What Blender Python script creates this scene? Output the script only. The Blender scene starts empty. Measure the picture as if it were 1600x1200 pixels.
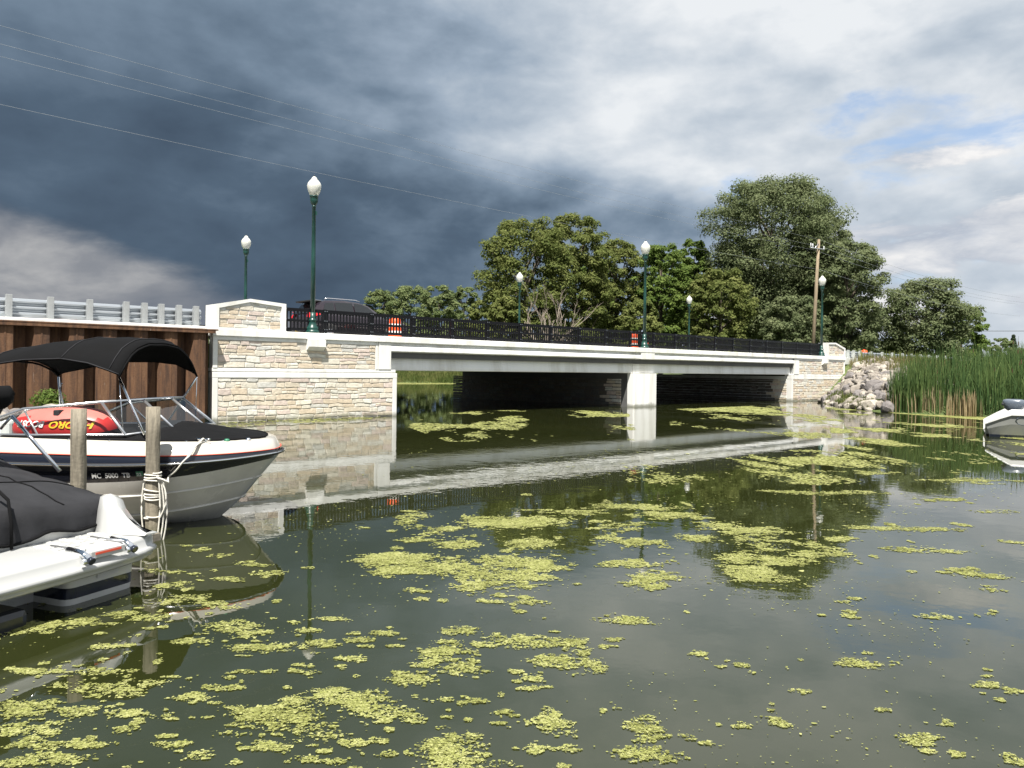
import bpy, math, random
import numpy as np
from mathutils import Vector, Matrix

R = math.radians
random.seed(7)
rng = np.random.default_rng(11)
SC = bpy.context.scene
COL = SC.collection

# ---------------------------------------------------------------- camera, sky, sun, exposure
cam_d = bpy.data.cameras.new('camera')
cam_d.sensor_width = 36.0
cam_d.lens = 27.0
cam_d.shift_y = -21.0 / 1600.0
cam_d.clip_end = 9000.0
cam_d.clip_start = 0.05
cam = bpy.data.objects.new('camera', cam_d)
COL.objects.link(cam)
cam.matrix_world = Matrix.Translation((0, 0, 1.7)) @ Matrix.Rotation(R(90), 4, 'X') @ Matrix.Rotation(0.0118, 4, 'Z')
SC.camera = cam

SUN_DIR = Vector((0.05, 0.54, -1.0)).normalized()      # the way the light travels
SUN_EL = math.asin(-SUN_DIR.z)
SUN_AZ = math.atan2(-SUN_DIR.x, -SUN_DIR.y)            # clockwise from +Y
EXPOSURE = 1.3
SKY_STRENGTH = 0.10
SC.view_settings.view_transform = 'Standard'
SC.view_settings.look = 'None'
SC.view_settings.gamma = 1.0
SC.view_settings.use_curve_mapping = False
SC.view_settings.exposure = EXPOSURE

sun_d = bpy.data.lights.new('sun', 'SUN')
sun_d.energy = 4.3
sun_d.angle = R(0.5)
sun_d.color = (1.0, 0.955, 0.88)
sun = bpy.data.objects.new('sun', sun_d)
COL.objects.link(sun)
sun.rotation_euler = SUN_DIR.to_track_quat('-Z', 'Y').to_euler()
sun.location = (0, -20, 60)


class S:
    """a socket with arithmetic"""
    def __init__(self, nt, sock):
        self.nt, self.k = nt, sock

    def _m(self, op, *a, clamp=False):
        n = self.nt.nodes.new('ShaderNodeMath')
        n.operation = op
        n.use_clamp = clamp
        for i, v in enumerate((self,) + a):
            if isinstance(v, S):
                self.nt.links.new(v.k, n.inputs[i])
            else:
                n.inputs[i].default_value = v
        return S(self.nt, n.outputs[0])

    def __add__(self, o): return self._m('ADD', o)
    __radd__ = __add__
    def __mul__(self, o): return self._m('MULTIPLY', o)
    __rmul__ = __mul__
    def __sub__(self, o): return self._m('SUBTRACT', o)
    def __rsub__(self, o): return (self * -1.0) + o
    def __truediv__(self, o): return self._m('DIVIDE', o)
    def pow(self, o): return self._m('POWER', o)
    def max(self, o): return self._m('MAXIMUM', o)
    def min(self, o): return self._m('MINIMUM', o)
    def exp(self): return self._m('EXPONENT')

    def ss(self, a, b):
        n = self.nt.nodes.new('ShaderNodeMapRange')
        n.interpolation_type = 'SMOOTHSTEP'
        self.nt.links.new(self.k, n.inputs[0])
        n.inputs[1].default_value = a
        n.inputs[2].default_value = b
        n.inputs[3].default_value = 0.0
        n.inputs[4].default_value = 1.0
        return S(self.nt, n.outputs[0])


def noise_node(nt, vec, scale, detail=4.0, rough=0.5, dist=0.0, dims='3D'):
    n = nt.nodes.new('ShaderNodeTexNoise')
    n.noise_dimensions = dims
    nt.links.new(vec, n.inputs['Vector'])
    n.inputs['Scale'].default_value = scale
    n.inputs['Detail'].default_value = detail
    n.inputs['Roughness'].default_value = rough
    n.inputs['Distortion'].default_value = dist
    return S(nt, n.outputs['Fac'])


def mixc(nt, fac, a, b):
    n = nt.nodes.new('ShaderNodeMix')
    n.data_type = 'RGBA'
    for s, v in ((n.inputs[0], fac), (n.inputs[6], a), (n.inputs[7], b)):
        if isinstance(v, S):
            nt.links.new(v.k, s)
        elif hasattr(v, 'is_output'):
            nt.links.new(v, s)
        elif isinstance(v, (int, float)):
            s.default_value = v
        else:
            s.default_value = (v[0], v[1], v[2], 1)
    return n.outputs[2]


def combine(nt, x, y, z):
    n = nt.nodes.new('ShaderNodeCombineXYZ')
    for i, v in enumerate((x, y, z)):
        if isinstance(v, S):
            nt.links.new(v.k, n.inputs[i])
        else:
            n.inputs[i].default_value = v
    return n.outputs[0]


def ramp(nt, fac, stops):
    n = nt.nodes.new('ShaderNodeValToRGB')
    cr = n.color_ramp
    while len(cr.elements) < len(stops):
        cr.elements.new(0.5)
    for e, (p, c) in zip(cr.elements, stops):
        e.position = p
        e.color = (c[0], c[1], c[2], 1)
    nt.links.new(fac.k if isinstance(fac, S) else fac, n.inputs[0])
    return n.outputs[0]


def build_world():
    w = bpy.data.worlds.new('World')
    SC.world = w
    w.use_nodes = True
    nt = w.node_tree
    nt.nodes.clear()
    tc = nt.nodes.new('ShaderNodeTexCoord')
    sep = nt.nodes.new('ShaderNodeSeparateXYZ')
    nt.links.new(tc.outputs['Generated'], sep.inputs[0])
    x, y, z = (S(nt, sep.outputs[i]) for i in range(3))
    hor = (x * x + y * y).pow(0.5).max(0.001)
    u = (x / hor) / 0.555                     # -1 .. 1 across the picture, goes on round the sky
    v = z._m('ARCTAN2', hor) / 0.4538         # 0 horizon .. 1 top of the picture
    zz = z.max(0.0) + 0.2
    plane = combine(nt, x / zz, y / zz, 0.0)  # clouds lie in a layer overhead
    solid = combine(nt, x, y, z * 1.9)
    nA = noise_node(nt, solid, 2.1, 7, 0.50, 0.0)
    nB = noise_node(nt, combine(nt, x + 3.1, y - 1.7, z * 1.8), 3.4, 10, 0.52, 0.12)
    nC = noise_node(nt, combine(nt, x - 5.2, y + 2.6, z * 1.9), 8.0, 10, 0.52, 0.15)
    nD = noise_node(nt, combine(nt, x + 9.3, y + 4.1, z * 2.6), 5.2, 10, 0.56, 0.2)
    uw = u + (nA - 0.5) * 0.8
    vw = v + (nB - 0.5) * 0.45

    def blob(cu, cv, ru, rv, a=uw, b=vw):
        du = (a - cu) / ru
        dv = (b - cv) / rv
        return ((du * du + dv * dv) * -1.0).exp()
    wv = uw + (vw.min(1.4) - 0.5) * 0.35
    B = wv.ss(-0.74, 0.46) * 0.42 + 0.295 + vw.ss(0.38, 1.0) * 0.14
    B = B + blob(0.20, 0.60, 0.24, 0.15) * 0.22 - blob(0.28, 0.37, 0.30, 0.10) * 0.14
    B = B - blob(-0.30, 0.22, 0.46, 0.20) * 0.07 + blob(0.80, 0.10, 0.4, 0.22) * 0.12 + wv.ss(0.4, 1.1) * 0.05
    puff = (nB - 0.5) * 0.45 + (nC - 0.5) * 0.58 + (nD - 0.5) * 0.20
    B = B + puff * (wv.ss(-0.9, 0.3) * 0.55 + 0.5)
    cloud = ramp(nt, B, [(0.16, (0.050, 0.076, 0.116)), (0.32, (0.092, 0.137, 0.196)), (0.46, (0.185, 0.252, 0.335)),
                         (0.62, (0.34, 0.42, 0.52)), (0.78, (0.56, 0.625, 0.70)), (0.95, (0.84, 0.87, 0.90))])
    # paler distant cloud below the storm edge on the left
    edge = (u + 1.0) * -0.40 + 0.385 + (nD - 0.5) * 0.22 - v
    low = edge.ss(-0.01, 0.07) * (1.0 - u.ss(-0.50, -0.22))
    lowc = ramp(nt, nD * 0.9 + (nA - 0.5) * 0.8 + (edge * 0.15), [(0.28, (0.15, 0.175, 0.22)), (0.50, (0.27, 0.285, 0.315)), (0.66, (0.50, 0.50, 0.50)), (0.8, (0.75, 0.72, 0.67))])
    cloud = mixc(nt, low, cloud, lowc)
    # open blue between the clouds on the right, and sunlit cumulus
    sky = nt.nodes.new('ShaderNodeTexSky')
    sky.sky_type = 'NISHITA'
    sky.sun_disc = False
    sky.sun_elevation = SUN_EL
    sky.sun_rotation = SUN_AZ
    sky.air_density = 1.0
    sky.dust_density = 1.0
    k = 1.0 / (SKY_STRENGTH * 2 ** EXPOSURE)
    sc = nt.nodes.new('ShaderNodeVectorMath')
    sc.operation = 'SCALE'
    nt.links.new(cloud, sc.inputs[0])
    sc.inputs['Scale'].default_value = k
    gap = blob(0.86, 0.50, 0.42, 0.26, u, v)
    gapm = (gap * 0.30 + nD).ss(0.70, 0.86)
    skyc = mixc(nt, 0.6, sky.outputs[0], (0.30 * k, 0.42 * k, 0.62 * k))
    c1 = mixc(nt, gapm * 0.85, sc.outputs[0], skyc)
    cum = blob(1.0, 0.335, 0.42, 0.085, u, v) + blob(0.80, 0.54, 0.20, 0.035, u, v) * 0.55 + blob(0.95, 0.16, 0.5, 0.07, u, v) * 0.6
    nE = noise_node(nt, combine(nt, x * 1.0 + 1.3, y, z * 3.2), 7.5, 9, 0.6, 0.3)
    cumm = (cum * 0.46 + nE).ss(0.66, 0.79) * u.ss(0.30, 0.55)
    shade = ramp(nt, nE * 1.3 - 0.1, [(0.40, (0.46, 0.51, 0.60)), (0.62, (0.70, 0.72, 0.76)), (0.80, (0.97, 0.95, 0.93))])
    sc2 = nt.nodes.new('ShaderNodeVectorMath')
    sc2.operation = 'SCALE'
    nt.links.new(shade, sc2.inputs[0])
    sc2.inputs['Scale'].default_value = k
    c2 = mixc(nt, cumm * 0.9, c1, sc2.outputs[0])
    bg = nt.nodes.new('ShaderNodeBackground')
    bg.inputs['Strength'].default_value = SKY_STRENGTH
    nt.links.new(c2, bg.inputs['Color'])
    out = nt.nodes.new('ShaderNodeOutputWorld')
    nt.links.new(bg.outputs[0], out.inputs['Surface'])


build_world()

# ---------------------------------------------------------------- materials
MATS = {}


def pmat(name, base, rough=0.6, metal=0.0, var=0.0, vscale=4.0, bump=0.0, bscale=30.0, spec=0.5, streak=False, dirt=None, coat=0.0, coords='Object', wet=False):
    """principled with noise variation in colour, roughness and relief"""
    m = bpy.data.materials.new(name)
    m.use_nodes = True
    nt = m.node_tree
    bs = nt.nodes['Principled BSDF']
    bs.inputs['Roughness'].default_value = rough
    bs.inputs['Metallic'].default_value = metal
    bs.inputs['Specular IOR Level'].default_value = spec
    bs.inputs['Base Color'].default_value = (*base, 1)
    if coat:
        bs.inputs['Coat Weight'].default_value = coat
        bs.inputs['Coat Roughness'].default_value = 0.05
    tc = nt.nodes.new('ShaderNodeTexCoord')
    vec = tc.outputs[coords]
    if var:
        mp = nt.nodes.new('ShaderNodeMapping')
        nt.links.new(vec, mp.inputs['Vector'])
        if streak:
            mp.inputs['Scale'].default_value = (1, 1, 0.12)
        n = noise_node(nt, mp.outputs[0], vscale, 6, 0.6, 0.2)
        lo = tuple(c * (1 - var) for c in base) if dirt is None else dirt
        hi = tuple(min(1, c * (1 + var * 0.6)) for c in base)
        colr = ramp(nt, n, [(0.32, lo), (0.52, base), (0.72, hi)])
        nt.links.new(colr, bs.inputs['Base Color'])
        rr = n * 0.25 + (rough - 0.12)
        nt.links.new(rr.max(0.02).k, bs.inputs['Roughness'])
    if wet:                                        # algae and damp left by the water
        geo = nt.nodes.new('ShaderNodeNewGeometry')
        sp = nt.nodes.new('ShaderNodeSeparateXYZ')
        nt.links.new(geo.outputs['Position'], sp.inputs[0])
        zz = S(nt, sp.outputs[2]) + (noise_node(nt, geo.outputs['Position'], 2.6, 5, 0.6) - 0.5) * 0.30
        src = bs.inputs['Base Color'].links[0].from_socket if bs.inputs['Base Color'].links else tuple(base)
        c2 = mixc(nt, (1.0 - zz.ss(0.02, 0.20)) * 0.75, src, (0.085, 0.088, 0.045))
        nt.links.new(c2, bs.inputs['Base Color'])
    if bump:
        n2 = noise_node(nt, vec, bscale, 6, 0.6)
        b = nt.nodes.new('ShaderNodeBump')
        b.inputs['Strength'].default_value = 1.0
        b.inputs['Distance'].default_value = bump
        nt.links.new(n2.k, b.inputs['Height'])
        nt.links.new(b.outputs[0], bs.inputs['Normal'])
    MATS[name] = m
    return m


pmat('white_concrete', (0.76, 0.76, 0.735), 0.75, var=0.10, vscale=1.6, bump=0.004, bscale=45, streak=True, dirt=(0.60, 0.59, 0.55), wet=True)
pmat('grey_concrete', (0.60, 0.61, 0.60), 0.8, var=0.12, vscale=1.2, bump=0.004, bscale=40, streak=True, dirt=(0.43, 0.43, 0.41), wet=True)
pmat('fascia_white', (0.86, 0.865, 0.855), 0.6, var=0.06, vscale=1.2, bump=0.003, bscale=40, streak=True, dirt=(0.66, 0.65, 0.61))
pmat('joint', (0.50, 0.47, 0.42), 0.9, var=0.2, bump=0.01, bscale=30)
STONES = []
for nm, c in (('cream', (0.62, 0.581, 0.493)), ('tan', (0.56, 0.475, 0.365)), ('rose', (0.565, 0.48, 0.425)), ('pale', (0.64, 0.625, 0.558)),
              ('buff', (0.6, 0.532, 0.428)), ('ash', (0.56, 0.55, 0.51))):
    STONES.append(pmat('stone_' + nm, c, 0.85, var=0.20, vscale=7, bump=0.012, bscale=16, wet=True))
SHADE_STONES = [pmat('shade_toned_stone_' + k, c, 0.9, var=0.2, vscale=7, bump=0.012, bscale=16) for k, c in (('a', (0.15, 0.138, 0.12)), ('b', (0.135, 0.115, 0.095)), ('c', (0.13, 0.11, 0.10)), ('d', (0.15, 0.145, 0.135)), ('e', (0.14, 0.125, 0.105)), ('f', (0.125, 0.122, 0.115)))]  # darker copies of the stone colours, under-deck shade put into the colour
pmat('shade_toned_concrete', (0.11, 0.11, 0.108), 0.85, var=0.2, vscale=1.5, bump=0.004, bscale=40)  # concrete darkened in colour to carry the shade below the deck
pmat('railing_black', (0.005, 0.005, 0.0065), 0.4, spec=0.25, var=0.2, vscale=3)
pmat('bolt', (0.75, 0.75, 0.75), 0.25, metal=1.0)
pmat('lamp_green', (0.009, 0.052, 0.042), 0.38, var=0.25, vscale=3, coat=0.2)
pmat('black_metal', (0.02, 0.02, 0.022), 0.4)
pmat('galvanised', (0.40, 0.43, 0.46), 0.33, metal=0.7)
pmat('galv_post', (0.29, 0.305, 0.31), 0.6, metal=0.2, var=0.15, vscale=6, bump=0.001, bscale=60)
pmat('weathered_post', (0.40, 0.42, 0.40), 0.7, var=0.25, vscale=5)
pmat('chrome', (0.85, 0.86, 0.88), 0.08, metal=1.0)
pmat('aluminium', (0.72, 0.73, 0.75), 0.28, metal=0.9)
pmat('asphalt', (0.055, 0.055, 0.057), 0.9, var=0.25, vscale=8, bump=0.005, bscale=80)
pmat('pile_wood', (0.215, 0.19, 0.145), 0.88, var=0.5, vscale=26, streak=True, bump=0.006, bscale=34, wet=True)
pmat('dock_wood', (0.20, 0.175, 0.14), 0.85, var=0.35, vscale=6, bump=0.004, bscale=40)
pmat('gelcoat', (0.41, 0.415, 0.41), 0.16, var=0.03, vscale=2, coat=0.3)
pmat('boat_white', (0.78, 0.78, 0.77), 0.2, var=0.03, vscale=2, coat=0.3)
pmat('shade_grey_side', (0.20, 0.205, 0.195), 0.3, var=0.08, vscale=2, coat=0.2)  # white hull side greyed in colour for the shade below the overhang
pmat('gelcoat_warm', (0.46, 0.435, 0.39), 0.16, var=0.03, vscale=2, coat=0.3)
pmat('hull_grey', (0.56, 0.55, 0.52), 0.25, var=0.12, vscale=2.5, coat=0.3)
pmat('hull_white', (0.55, 0.55, 0.53), 0.25, var=0.1, vscale=2.5, coat=0.3)
pmat('gel_black', (0.010, 0.011, 0.016), 0.10, coat=0.5)
pmat('gel_navy', (0.016, 0.020, 0.032), 0.12, coat=0.5)
pmat('canvas_black', (0.0045, 0.0046, 0.0052), 0.9, spec=0.15, var=0.35, vscale=5, bump=0.006, bscale=9)
pmat('canvas_char', (0.024, 0.0245, 0.0275), 0.85, spec=0.2, var=0.3, vscale=4, bump=0.006, bscale=7)
pmat('rope', (0.62, 0.60, 0.54), 0.9, var=0.2, vscale=60, bump=0.002, bscale=200)
pmat('rubber', (0.02, 0.02, 0.02), 0.7)
pmat('red_vinyl', (0.50, 0.028, 0.026), 0.35, var=0.15, vscale=3)
pmat('glare_paled_vinyl', (0.62, 0.20, 0.17), 0.4, var=0.1, vscale=3)  # red vinyl paled in colour to paint in the windshield's reflection
pmat('letter_silver', (0.50, 0.50, 0.50), 0.5)
pmat('letter_white', (0.85, 0.85, 0.83), 0.5)
pmat('letter_yellow', (0.75, 0.50, 0.02), 0.5)
pmat('sticker_green', (0.03, 0.16, 0.09), 0.5)
pmat('sticker_red', (0.60, 0.08, 0.04), 0.5)
pmat('orange', (0.80, 0.085, 0.012), 0.45, var=0.1)
pmat('barrel_white', (0.80, 0.79, 0.76), 0.4)
pmat('car_paint', (0.022, 0.014, 0.020), 0.12, metal=0.4, coat=1.0)
pmat('car_trim', (0.012, 0.012, 0.012), 0.5)
pmat('car_glass', (0.010, 0.012, 0.014), 0.03, spec=0.8)
pmat('tail_red', (0.65, 0.015, 0.02), 0.12, coat=0.6)
pmat('rock', (0.25, 0.222, 0.19), 0.9, var=0.5, vscale=2.2, bump=0.03, bscale=7)
pmat('rock_pale', (0.36, 0.325, 0.275), 0.9, var=0.35, vscale=2.5, bump=0.03, bscale=7)
pmat('rock_dark', (0.17, 0.155, 0.15), 0.9, var=0.4, vscale=2.5, bump=0.03, bscale=7)
pmat('bark', (0.10, 0.082, 0.062), 0.95, var=0.4, vscale=5, streak=True, bump=0.03, bscale=12)
pmat('pole_wood', (0.25, 0.195, 0.13), 0.9, var=0.3, vscale=5, streak=True, bump=0.01, bscale=20)
pmat('seed_brown', (0.085, 0.045, 0.022), 0.9, var=0.3)
pmat('dead_wood', (0.30, 0.25, 0.205), 0.9, var=0.3, vscale=5)
pmat('wire', (0.26, 0.28, 0.30), 0.5, metal=0.4)
pmat('wire_dark', (0.05, 0.05, 0.05), 0.7)
pmat('porcelain', (0.70, 0.72, 0.74), 0.3)
pmat('motor_grey', (0.10, 0.12, 0.15), 0.25, coat=0.4)
pmat('motor_dark', (0.02, 0.022, 0.026), 0.3, coat=0.3)
pmat('seat_white', (0.62, 0.62, 0.60), 0.5)
pmat('fence_white', (0.72, 0.72, 0.69), 0.6)


def rust_mat():
    m = bpy.data.materials.new('rust')
    m.use_nodes = True
    nt = m.node_tree
    bs = nt.nodes['Principled BSDF']
    tc = nt.nodes.new('ShaderNodeTexCoord')
    mp = nt.nodes.new('ShaderNodeMapping')
    nt.links.new(tc.outputs['Object'], mp.inputs[0])
    mp.inputs['Scale'].default_value = (1, 1, 0.13)
    a = noise_node(nt, mp.outputs[0], 6.0, 8, 0.62, 0.3)
    b = noise_node(nt, tc.outputs['Object'], 28.0, 6, 0.6)
    c = ramp(nt, a * 0.75 + b * 0.25, [(0.28, (0.020, 0.012, 0.009)), (0.43, (0.072, 0.036, 0.020)), (0.56, (0.130, 0.064, 0.031)), (0.72, (0.195, 0.108, 0.057))])
    streak = noise_node(nt, mp.outputs[0], 22.0, 4, 0.6)
    c = mixc(nt, streak.ss(0.66, 0.76) * 0.55, c, (0.40, 0.37, 0.33))
    nt.links.new(c, bs.inputs['Base Color'])
    bs.inputs['Roughness'].default_value = 0.85
    bp = nt.nodes.new('ShaderNodeBump')
    bp.inputs['Distance'].default_value = 0.006
    nt.links.new(b.k, bp.inputs['Height'])
    nt.links.new(bp.outputs[0], bs.inputs['Normal'])
    MATS['rust'] = m


def glass_mat(name, tint, rough=0.02, alpha_t=0.82):
    m = bpy.data.materials.new(name)
    m.use_nodes = True
    nt = m.node_tree
    nt.nodes.remove(nt.nodes['Principled BSDF'])
    out = nt.nodes['Material Output']
    tr = nt.nodes.new('ShaderNodeBsdfTransparent')
    tr.inputs[0].default_value = (*tint, 1)
    gl = nt.nodes.new('ShaderNodeBsdfGlossy')
    gl.inputs['Roughness'].default_value = rough
    lw = nt.nodes.new('ShaderNodeLayerWeight')
    fac = S(nt, lw.outputs['Facing']).pow(4.0) * 0.75 + 0.05
    mx = nt.nodes.new('ShaderNodeMixShader')
    nt.links.new(fac.k, mx.inputs[0])
    nt.links.new(tr.outputs[0], mx.inputs[1])
    nt.links.new(gl.outputs[0], mx.inputs[2])
    nt.links.new(mx.outputs[0], out.inputs[0])
    MATS[name] = m


def globe_mat():
    m = pmat('globe_acrylic', (0.80, 0.80, 0.74), 0.18)
    bs = m.node_tree.nodes['Principled BSDF']
    bs.inputs['Transmission Weight'].default_value = 0.25
    bs.inputs['Subsurface Weight'].default_value = 0.4
    bs.inputs['Subsurface Radius'].default_value = (0.1, 0.1, 0.09)


def leaf_mat(name, dark, mid, light, trans=0.45, rw=0.22, ns=0.45):
    m = bpy.data.materials.new(name)
    m.use_nodes = True
    nt = m.node_tree
    nt.nodes.remove(nt.nodes['Principled BSDF'])
    out = nt.nodes['Material Output']
    geo = nt.nodes.new('ShaderNodeNewGeometry')
    tc = nt.nodes.new('ShaderNodeTexCoord')
    n = noise_node(nt, tc.outputs['Object'], ns, 6, 0.6)
    rnd = S(nt, geo.outputs['Random Per Island'])
    c = ramp(nt, n * (1 - rw) + rnd * rw, [(0.30, dark), (0.5, mid), (0.68, light)])
    df = nt.nodes.new('ShaderNodeBsdfPrincipled')
    df.inputs['Roughness'].default_value = 0.7
    df.inputs['Specular IOR Level'].default_value = 0.12
    nt.links.new(c, df.inputs['Base Color'])
    tl = nt.nodes.new('ShaderNodeBsdfTranslucent')
    nt.links.new(c, tl.inputs[0])
    mx = nt.nodes.new('ShaderNodeMixShader')
    mx.inputs[0].default_value = trans
    nt.links.new(df.outputs[0], mx.inputs[1])
    nt.links.new(tl.outputs[0], mx.inputs[2])
    nt.links.new(mx.outputs[0], out.inputs[0])
    MATS[name] = m


def water_mat():
    m = bpy.data.materials.new('creek_water')
    m.use_nodes = True
    nt = m.node_tree
    bs = nt.nodes['Principled BSDF']
    tc = nt.nodes.new('ShaderNodeTexCoord')
    geo = nt.nodes.new('ShaderNodeNewGeometry')
    pos = geo.outputs['Position']
    murk = noise_node(nt, pos, 0.35, 5, 0.55, 0.5)
    c = ramp(nt, murk, [(0.3, (0.0155, 0.0190, 0.0052)), (0.7, (0.0210, 0.0248, 0.0074))])
    nt.links.new(c, bs.inputs['Base Color'])
    bs.inputs['Roughness'].default_value = 0.012
    bs.inputs['IOR'].default_value = 1.70
    fine = noise_node(nt, pos, 5.5, 3, 0.5)
    mid = noise_node(nt, pos, 1.1, 3, 0.5, 0.3)
    zone = noise_node(nt, pos, 0.10, 3, 0.5, 0.5).ss(0.40, 0.62)      # breeze patches
    h = (fine * 0.35 + mid * 0.9) * (zone * 0.75 + 0.25)
    b = nt.nodes.new('ShaderNodeBump')
    b.inputs['Strength'].default_value = 1.0
    b.inputs['Distance'].default_value = 0.0036
    nt.links.new(h.k, b.inputs['Height'])
    nt.links.new(b.outputs[0], bs.inputs['Normal'])
    MATS['creek_water'] = m


def ground_mat():
    m = bpy.data.materials.new('grass_ground')
    m.use_nodes = True
    nt = m.node_tree
    bs = nt.nodes['Principled BSDF']
    geo = nt.nodes.new('ShaderNodeNewGeometry')
    a = noise_node(nt, geo.outputs['Position'], 0.25, 6, 0.6)
    b = noise_node(nt, geo.outputs['Position'], 4.0, 6, 0.6)
    c = ramp(nt, a * 0.5 + b * 0.5, [(0.32, (0.030, 0.050, 0.014)), (0.5, (0.070, 0.100, 0.026)), (0.66, (0.125, 0.150, 0.045))])
    nt.links.new(c, bs.inputs['Base Color'])
    bs.inputs['Roughness'].default_value = 0.95
    bp = nt.nodes.new('ShaderNodeBump')
    bp.inputs['Distance'].default_value = 0.1
    nt.links.new(b.k, bp.inputs['Height'])
    nt.links.new(bp.outputs[0], bs.inputs['Normal'])
    MATS['grass_ground'] = m


rust_mat()
glass_mat('windshield_glass', (0.80, 0.84, 0.84))
globe_mat()
water_mat()
ground_mat()
leaf_mat('leaf_maple', (0.0756, 0.1051, 0.0269), (0.1391, 0.1651, 0.0488), (0.2246, 0.2411, 0.0828))
leaf_mat('leaf_green', (0.0655, 0.1125, 0.0242), (0.1223, 0.18, 0.0415), (0.1966, 0.2564, 0.0697))
leaf_mat('leaf_grey', (0.0874, 0.1163, 0.0519), (0.1427, 0.1725, 0.083), (0.2163, 0.2429, 0.1269))
leaf_mat('leaf_far', (0.1006, 0.1437, 0.0575), (0.161, 0.2012, 0.0828), (0.2225, 0.2536, 0.119))
leaf_mat('leaf_conifer', (0.014, 0.024, 0.014), (0.028, 0.042, 0.022), (0.050, 0.068, 0.034), 0.15)
leaf_mat('reed_green', (0.0413, 0.0824, 0.03), (0.075, 0.1276, 0.042), (0.1417, 0.1957, 0.0648), 0.3)
leaf_mat('reed_dead', (0.22, 0.165, 0.095), (0.36, 0.285, 0.17), (0.50, 0.41, 0.27), 0.3)
leaf_mat('grass_blade', (0.045, 0.070, 0.018), (0.100, 0.130, 0.035), (0.20, 0.19, 0.075), 0.3)
leaf_mat('grass_dry', (0.11, 0.105, 0.045), (0.20, 0.175, 0.085), (0.33, 0.27, 0.14), 0.3)
leaf_mat('duckweed', (0.120, 0.125, 0.038), (0.245, 0.262, 0.078), (0.345, 0.350, 0.145), 0.1, 0.45, 2.2)
M = MATS

# ---------------------------------------------------------------- mesh helpers


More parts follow.
